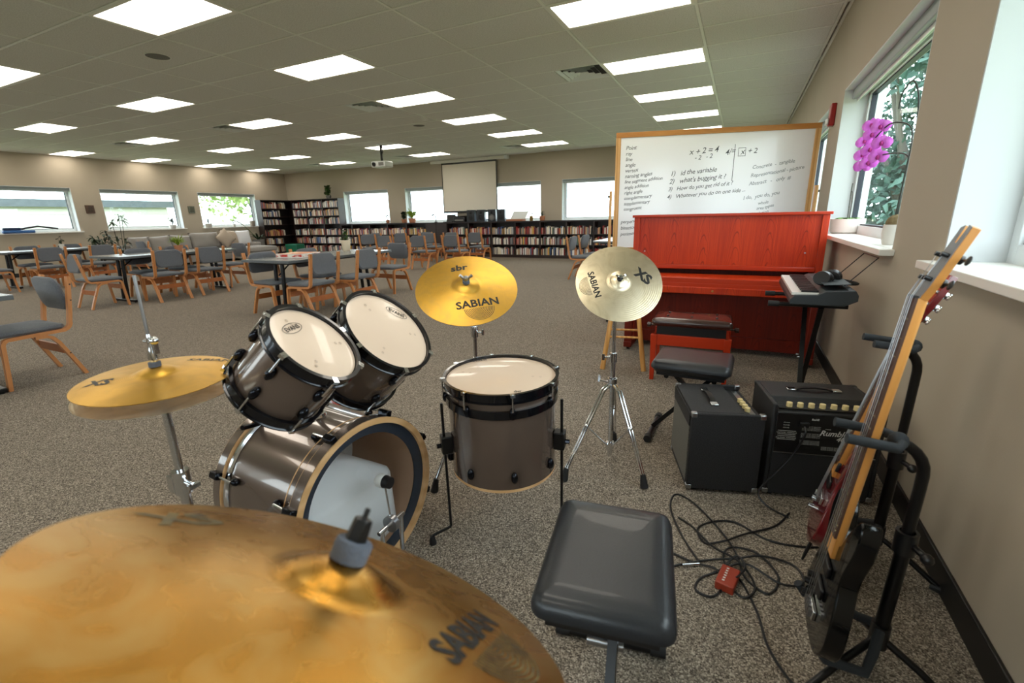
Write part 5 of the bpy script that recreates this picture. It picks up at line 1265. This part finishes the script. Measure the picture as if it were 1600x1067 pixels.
for k in range(12):
    x1, x0 = edges[k], edges[k + 1]
    blank = k == 7
    if blank:
        e = empty('low_cabinet', ((x0 + x1) / 2, YS, 0), 0, 'plain dark low cabinet under the laptop', 'cabinet'); w_ = x1 - x0
        MB().box(-w_ / 2, w_ / 2, .0, .31, 0, 1.08).build('body', M_esp2, e, smooth=False)
        for q in (-1, 1): MB().box(q * w_ / 4 - w_ / 4 + .004, q * w_ / 4 + w_ / 4 - .004, -.016, 0, .08, 1.06).build('door', M_esp, e, bevel=.002)
        continue
    bookcase(x0, x1, 1.08, ROWS, 'dark low three-shelf bookcase ' + place_n[k])
    for r, z in enumerate(ROWS[::-1]): todo.append((k, r, x0 + .02, x1 - .02, z))
bookcase(-13.44, edges[12], 1.08, ROWS, 'narrow dark low bookcase next to the tall one'); 
for r, z in enumerate(ROWS[::-1]): todo.append((12, r, -13.42, edges[12] - .02, z))
for k, r, x0, x1, z in todo:
    shelf_books(x0, x1, z, .235, YS + .02, '%s shelf, low bookcase %s' % (ordn[r], place_n[min(k, 11)]), k in (1, 2, 3, 4), fill=(.6 if (k, r) == (5, 2) else 1))
one('counter', MB().box(-13.46, -2.92, YS - .03, YF - .002, 1.08, 1.105), M_esp, 'long dark counter board along the tops of the low bookcases', 'counter', bevel=.003)
# tall bookcases in the corner
TS = (.09, .40, .71, 1.12, 1.42, 1.72)
for k in range(3):
    x0 = -15.93 + k * .82; x1 = x0 + .82
    bookcase(x0, x1, 2.03, TS, 'tall dark bookcase on the far wall, ' + ('by the corner' if k == 0 else 'in the middle of three' if k == 1 else 'nearest the window'))
    for r, z in enumerate(TS): shelf_books(x0 + .02, x1 - .02, z, .24, YS + .02, '', False, fill=1 if r else .9)
MB_ = bookcase(0, 1.42, 2.03, TS, 'tall dark bookcase standing against the left wall', rz=R(90), loc=(-16.16, 12.72, 0))
for r, z in enumerate(TS): shelf_books(12.03, 13.1, z, .24, 0, '', False, swap=lambda x, d: (-16.18 - d, x), fill=rb.choice((.85, 1, .75)))
bs = empty('shelved_books', (0, 0, 0), 0, 'rows of further books filling the tall and left-hand bookcases', 'books', None, 'stuff')
for n, _ in BK:
    if stuff[n].v: tag(stuff[n].build('book_rows', cover[n], bs, smooth=False), kind='stuff')

# things on the counter -------------------------------------------------------------
C0 = 1.105
lp = empty('laptop', (-8.72, 13.28, C0), R(0), 'open black laptop on the low bookcases', 'laptop')
MB().box(-.17, .17, -.11, .11, 0, .018).build('base', M_black, lp, bevel=.003)
MB().box(-.17, .17, -.006, .006, 0, .23, Matrix.Translation((0, .105, .016)) @ Matrix.Rotation(R(-12), 4, 'X')).build('screen_lid', M_black, lp, bevel=.003)
pr = empty('printer', (-8.24, 13.27, C0), 0, 'squat black printer between the laptop and the loudspeakers', 'printer')
MB().box(-.22, .22, -.15, .15, 0, .15).build('body', M_black, pr, bevel=.015)
MB().box(-.16, .16, -.15, .12, .15, .19).build('scanner_lid', M_rubber, pr, bevel=.01)
MB().box(-.16, .16, -.154, -.148, .035, .075).build('paper_slot', M_gpot, pr)
M_spkbox = mat('blue_grey_speaker_side', (60, 72, 90), .4)
for x, lb in zip((-7.82, -7.45, -7.06, -6.74), ('next to the printer', 'second from the printer', 'with a pale woofer dome', 'next to the open book')):
    sp = empty('loudspeaker', (x, 13.225, C0), R(16), 'black monitor loudspeaker ' + lb, 'loudspeaker', 'loudspeakers under the projector screen')
    MB().box(-.125, .125, -.13, .13, 0, .36).build('cabinet', M_spkbox, sp, bevel=.006)
    MB().box(-.12, .12, -.134, -.13, .005, .355).build('baffle', M_black, sp, smooth=False)
    for z, r in ((.12, .085), (.27, .045)):
        dm = MB().lathe([(0, .012), (r * .3, .014), (r * .85, -.002), (r, .008), (r * 1.05, 0)], 20, Matrix.Translation((0, -.134, z)) @ Matrix.Rotation(R(90), 4, 'X')); dm.build('driver', M_gpot if (x == -7.06 and z < .2) else M_rubber, sp)
bk = empty('open_book', (-6.25, 13.27, C0), 0, 'open book propped on a wooden stand on the low bookcases', 'book')
MB().box(-.30, .25, -.13, .13, 0, .05).build('wooden_stand', M_terra, bk, bevel=.004)
MB().box(-.20, .30, -.012, .012, 0, .34, Matrix.Translation((0, -.02, .05)) @ Matrix.Rotation(R(-48), 4, 'X')).build('pages', M_pot, bk)
tpz = empty('desk_lamp', (-9.25, 13.28, C0), 0, 'small black curved tap-like desk lamp left of the laptop', 'lamp')
MB().cyl((0, 0, 0), (0, 0, .02), .06, n=16).build('base', M_black, tpz); MB().tube(smooth_path([(0, 0, .02), (0, 0, .18), (-.03, 0, .24), (-.12, 0, .25)], 5), .016, 8).build('arm', M_black, tpz)
MB().cyl((-.10, 0, .25), (-.14, 0, .22), .02, .03, 12).build('lamp_head', M_black, tpz)
bo = empty('blue_tool', (-16.45, 5.35, 1.09), R(90), 'blue and black handheld tools lying on the left windowsill', 'tool')
MB().box(-.30, .30, -.07, .05, 0, .07).build('handle', mat('blue_plastic', (40, 90, 150), .4), bo, bevel=.02)
MB().box(-.28, .05, -.05, .06, .07, .14).build('head', mat('navy_plastic', (24, 40, 78), .4), bo, bevel=.02)
MB().tube([(.05, .04, .10), (.40, .05, .16), (.80, .04, .09)], .025, 8).build('shaft', M_black, bo)
tr = MB().box(-.30, .30, -.2, .2, 0, .40)
gc = one('storage_crate', tr, mat('green_plastic', (30, 110, 84), .4), 'green plastic crate on the floor beside the tall bookcase', 'crate', None, .02, (-15.3, 12.55, 0))
for y, c, lb in ((6.95, (92, 66, 50), 'small brown square plaque on the left wall between the first windows'), (9.69, (112, 116, 100), 'small grey-green square plaque on the left wall near the corner window')):
    pq = empty('wall_plaque', (XL, y, 1.68), 0, lb, 'plaque'); MB().box(0, .03, -.10, .10, -.11, .11).build('backing', mat('plaque_%d' % int(y), c, .6, noise=(30, .2)), pq, bevel=.004)
    for k in range(4): MB().box(.03, .034, -.07 + .01 * k, .07, -.07 + .04 * k, -.055 + .04 * k).build('relief_line', M_stem, pq)

# projector screen and projector ------------------------------------------------------
sc = empty('projector_screen', (-7.99, 13.43, 0), 0, 'pull-down projector screen hanging in front of the far windows', 'projector screen')
MB().box(-1.42, 1.30, -.05, .06, 2.95, 3.045).build('housing', M_lampframe, sc, bevel=.01)
MB().box(1.30, 1.42, -.055, .065, 2.94, 3.05).build('end_cap', M_white, sc, bevel=.01)
MB().box(-1.02, 1.02, -.004, 0, 1.41, 2.95).build('black_border', M_black, sc, smooth=False)
MB().box(-.985, .985, -.006, -.004, 1.45, 2.90).build('projection_surface', mat('screen_fabric', (224, 216, 200), .8), sc, smooth=False)
MB().cyl((-1.03, -.002, 1.405), (1.03, -.002, 1.405), .014, n=10).build('bottom_bar', M_black, sc)
MB().tube([(.55, -.008, 1.41), (.55, -.008, 1.36)], .006, 6).build('pull_tab', M_terra, sc)
pj = empty('ceiling_projector', (-8.30, 9.73, 3.05), R(0), 'white projector hanging from the ceiling on a black pole', 'projector')
MB().cyl((0, 0, -.03), (0, 0, 0), .10, n=18).build('ceiling_plate', M_white, pj)
MB().cyl((0, 0, -.40), (0, 0, -.02), .028, n=12).build('pole', M_blackmetal, pj)
MB().tube(smooth_path([(.03, 0, -.02), (.05, .01, -.15), (.03, -.02, -.28), (.04, 0, -.42)], 5), .010, 6).build('cable', M_black, pj)
MB().box(-.22, .22, -.16, .16, -.55, -.41).build('body', M_white, pj, bevel=.02)
MB().lathe([(0, 0), (.05, 0), (.05, .03), (.035, .03), (.03, .015), (0, .015)], 18, Matrix.Translation((-.12, -.16, -.48)) @ Matrix.Rotation(R(90), 4, 'X')).build('lens', M_black, pj)
MB().box(.02, .18, -.164, -.158, -.52, -.44).build('vent_grille', M_gpot, pj)

# ------------------------------------------------------------------ outdoors
M_grass = mat('pale_lawn', (120, 140, 90), .95, noise=(.6, .3), c2=(150, 160, 110))
tag(MB().box(-90, 70, -60, 110, -.62, -.6).build('ground', M_grass, smooth=False), 'lawn outside the windows', kind='structure')
M_siding = mat('white_siding', (206, 206, 200), .7); M_roof = mat('grey_shingle', (96, 104, 110), .85, noise=(8, .3), c2=(80, 88, 94))
nb_ = empty('neighbour_building', (-26, 4.0, -.6), 0, 'pale sided neighbouring building with grey roof seen through the left windows', 'building')
MB().box(-6, 0, -9, 10.1, 0, 2.68).build('wall', mat('white_siding_back', (196, 196, 190), .7), nb_, smooth=False)
for k in range(10): MB().box(0, .03, -9, 10.1, .06 + k * .25, .30 + k * .25).build('siding_board', M_siding, nb_, smooth=False)
rf = MB().add([(.3, -9.5, 2.9), (.3, 10.3, 2.9), (-3, 10.3, 3.02), (-3, -9.5, 3.02), (-6.6, -9.5, 2.9), (-6.6, 10.3, 2.9)], [(0, 1, 2, 3), (3, 2, 5, 4), (0, 3, 4), (1, 5, 2)]); rf.build('roof', M_roof, nb_, smooth=False)
MB().box(.03, .33, -9.5, 10.3, 2.62, 2.92).build('fascia', M_roof, nb_, smooth=False)
M_bark = mat('bark', (96, 92, 84), .9, bump=(20, .6)); M_fol = mat('hazy_green_foliage', (122, 152, 110), .7, noise=(3, .3), c2=(160, 172, 96)); M_fol2 = mat('blue_green_foliage', (66, 100, 88), .7, noise=(3, .3), c2=(48, 80, 68))
def tree(label, loc, H, spread, fm, seed, n=2600, low=.35):
    rnd = random.Random(seed); e = empty('tree', loc, 0, label, 'tree', 'trees outside the windows')
    tk = MB(); tk.tube([(0, 0, 0), (.1, .05, H * .2), (0, .2, H * .42)], [.32 * H / 8, .24 * H / 8, .2 * H / 8], 8)
    for k in range(7):
        a = k * 2.4 + rnd.random(); r_ = spread * rnd.uniform(.4, .8)
        tk.tube([(0, .1, H * (.22 + .03 * k)), (math.cos(a) * r_ * .5, math.sin(a) * r_ * .5, H * (.40 + .03 * k)), (math.cos(a) * r_, math.sin(a) * r_, H * (.55 + .05 * k))], [.13 * H / 8, .08 * H / 8, .03], 6)
    tk.build('trunk', M_bark, e)
    f = MB()
    cl = [(rnd.uniform(-1, 1) * spread, rnd.uniform(-1, 1) * spread, H * rnd.uniform(low, 1)) for _ in range(26)]
    for k in range(n):
        c = rnd.choice(cl); s_ = spread * .28; p = Vector((c[0] + rnd.gauss(0, s_), c[1] + rnd.gauss(0, s_), c[2] + rnd.gauss(0, s_ * .8)))
        a = Vector((rnd.uniform(-1, 1), rnd.uniform(-1, 1), rnd.uniform(-1, 1))).normalized(); b = a.orthogonal().normalized(); z_ = .10 + .10 * rnd.random()
        f.add([p - a * z_, p + b * z_ * .6, p + a * z_, p - b * z_ * .6 + a.cross(b) * z_ * .3], [(0, 1, 2, 3)])
    f.build('foliage', fm, e, smooth=False)
tree('broad leafy tree outside the corner window', (-22.6, 16.6, -.6), 6.5, 2.3, M_fol, 1)
tree('second leafy tree beside the pale building', (-31, 23.5, -.6), 8, 3.4, M_fol, 2)
tree('blue-green tree outside the orchid window', (4.3, 18.2, -.6), 7.5, 1.7, M_fol2, 3, 5200, .05)
tree('blue-green tree further along outside the orchid window', (7.6, 26.5, -.6), 11, 2.8, M_fol2, 4, 5200, .08)
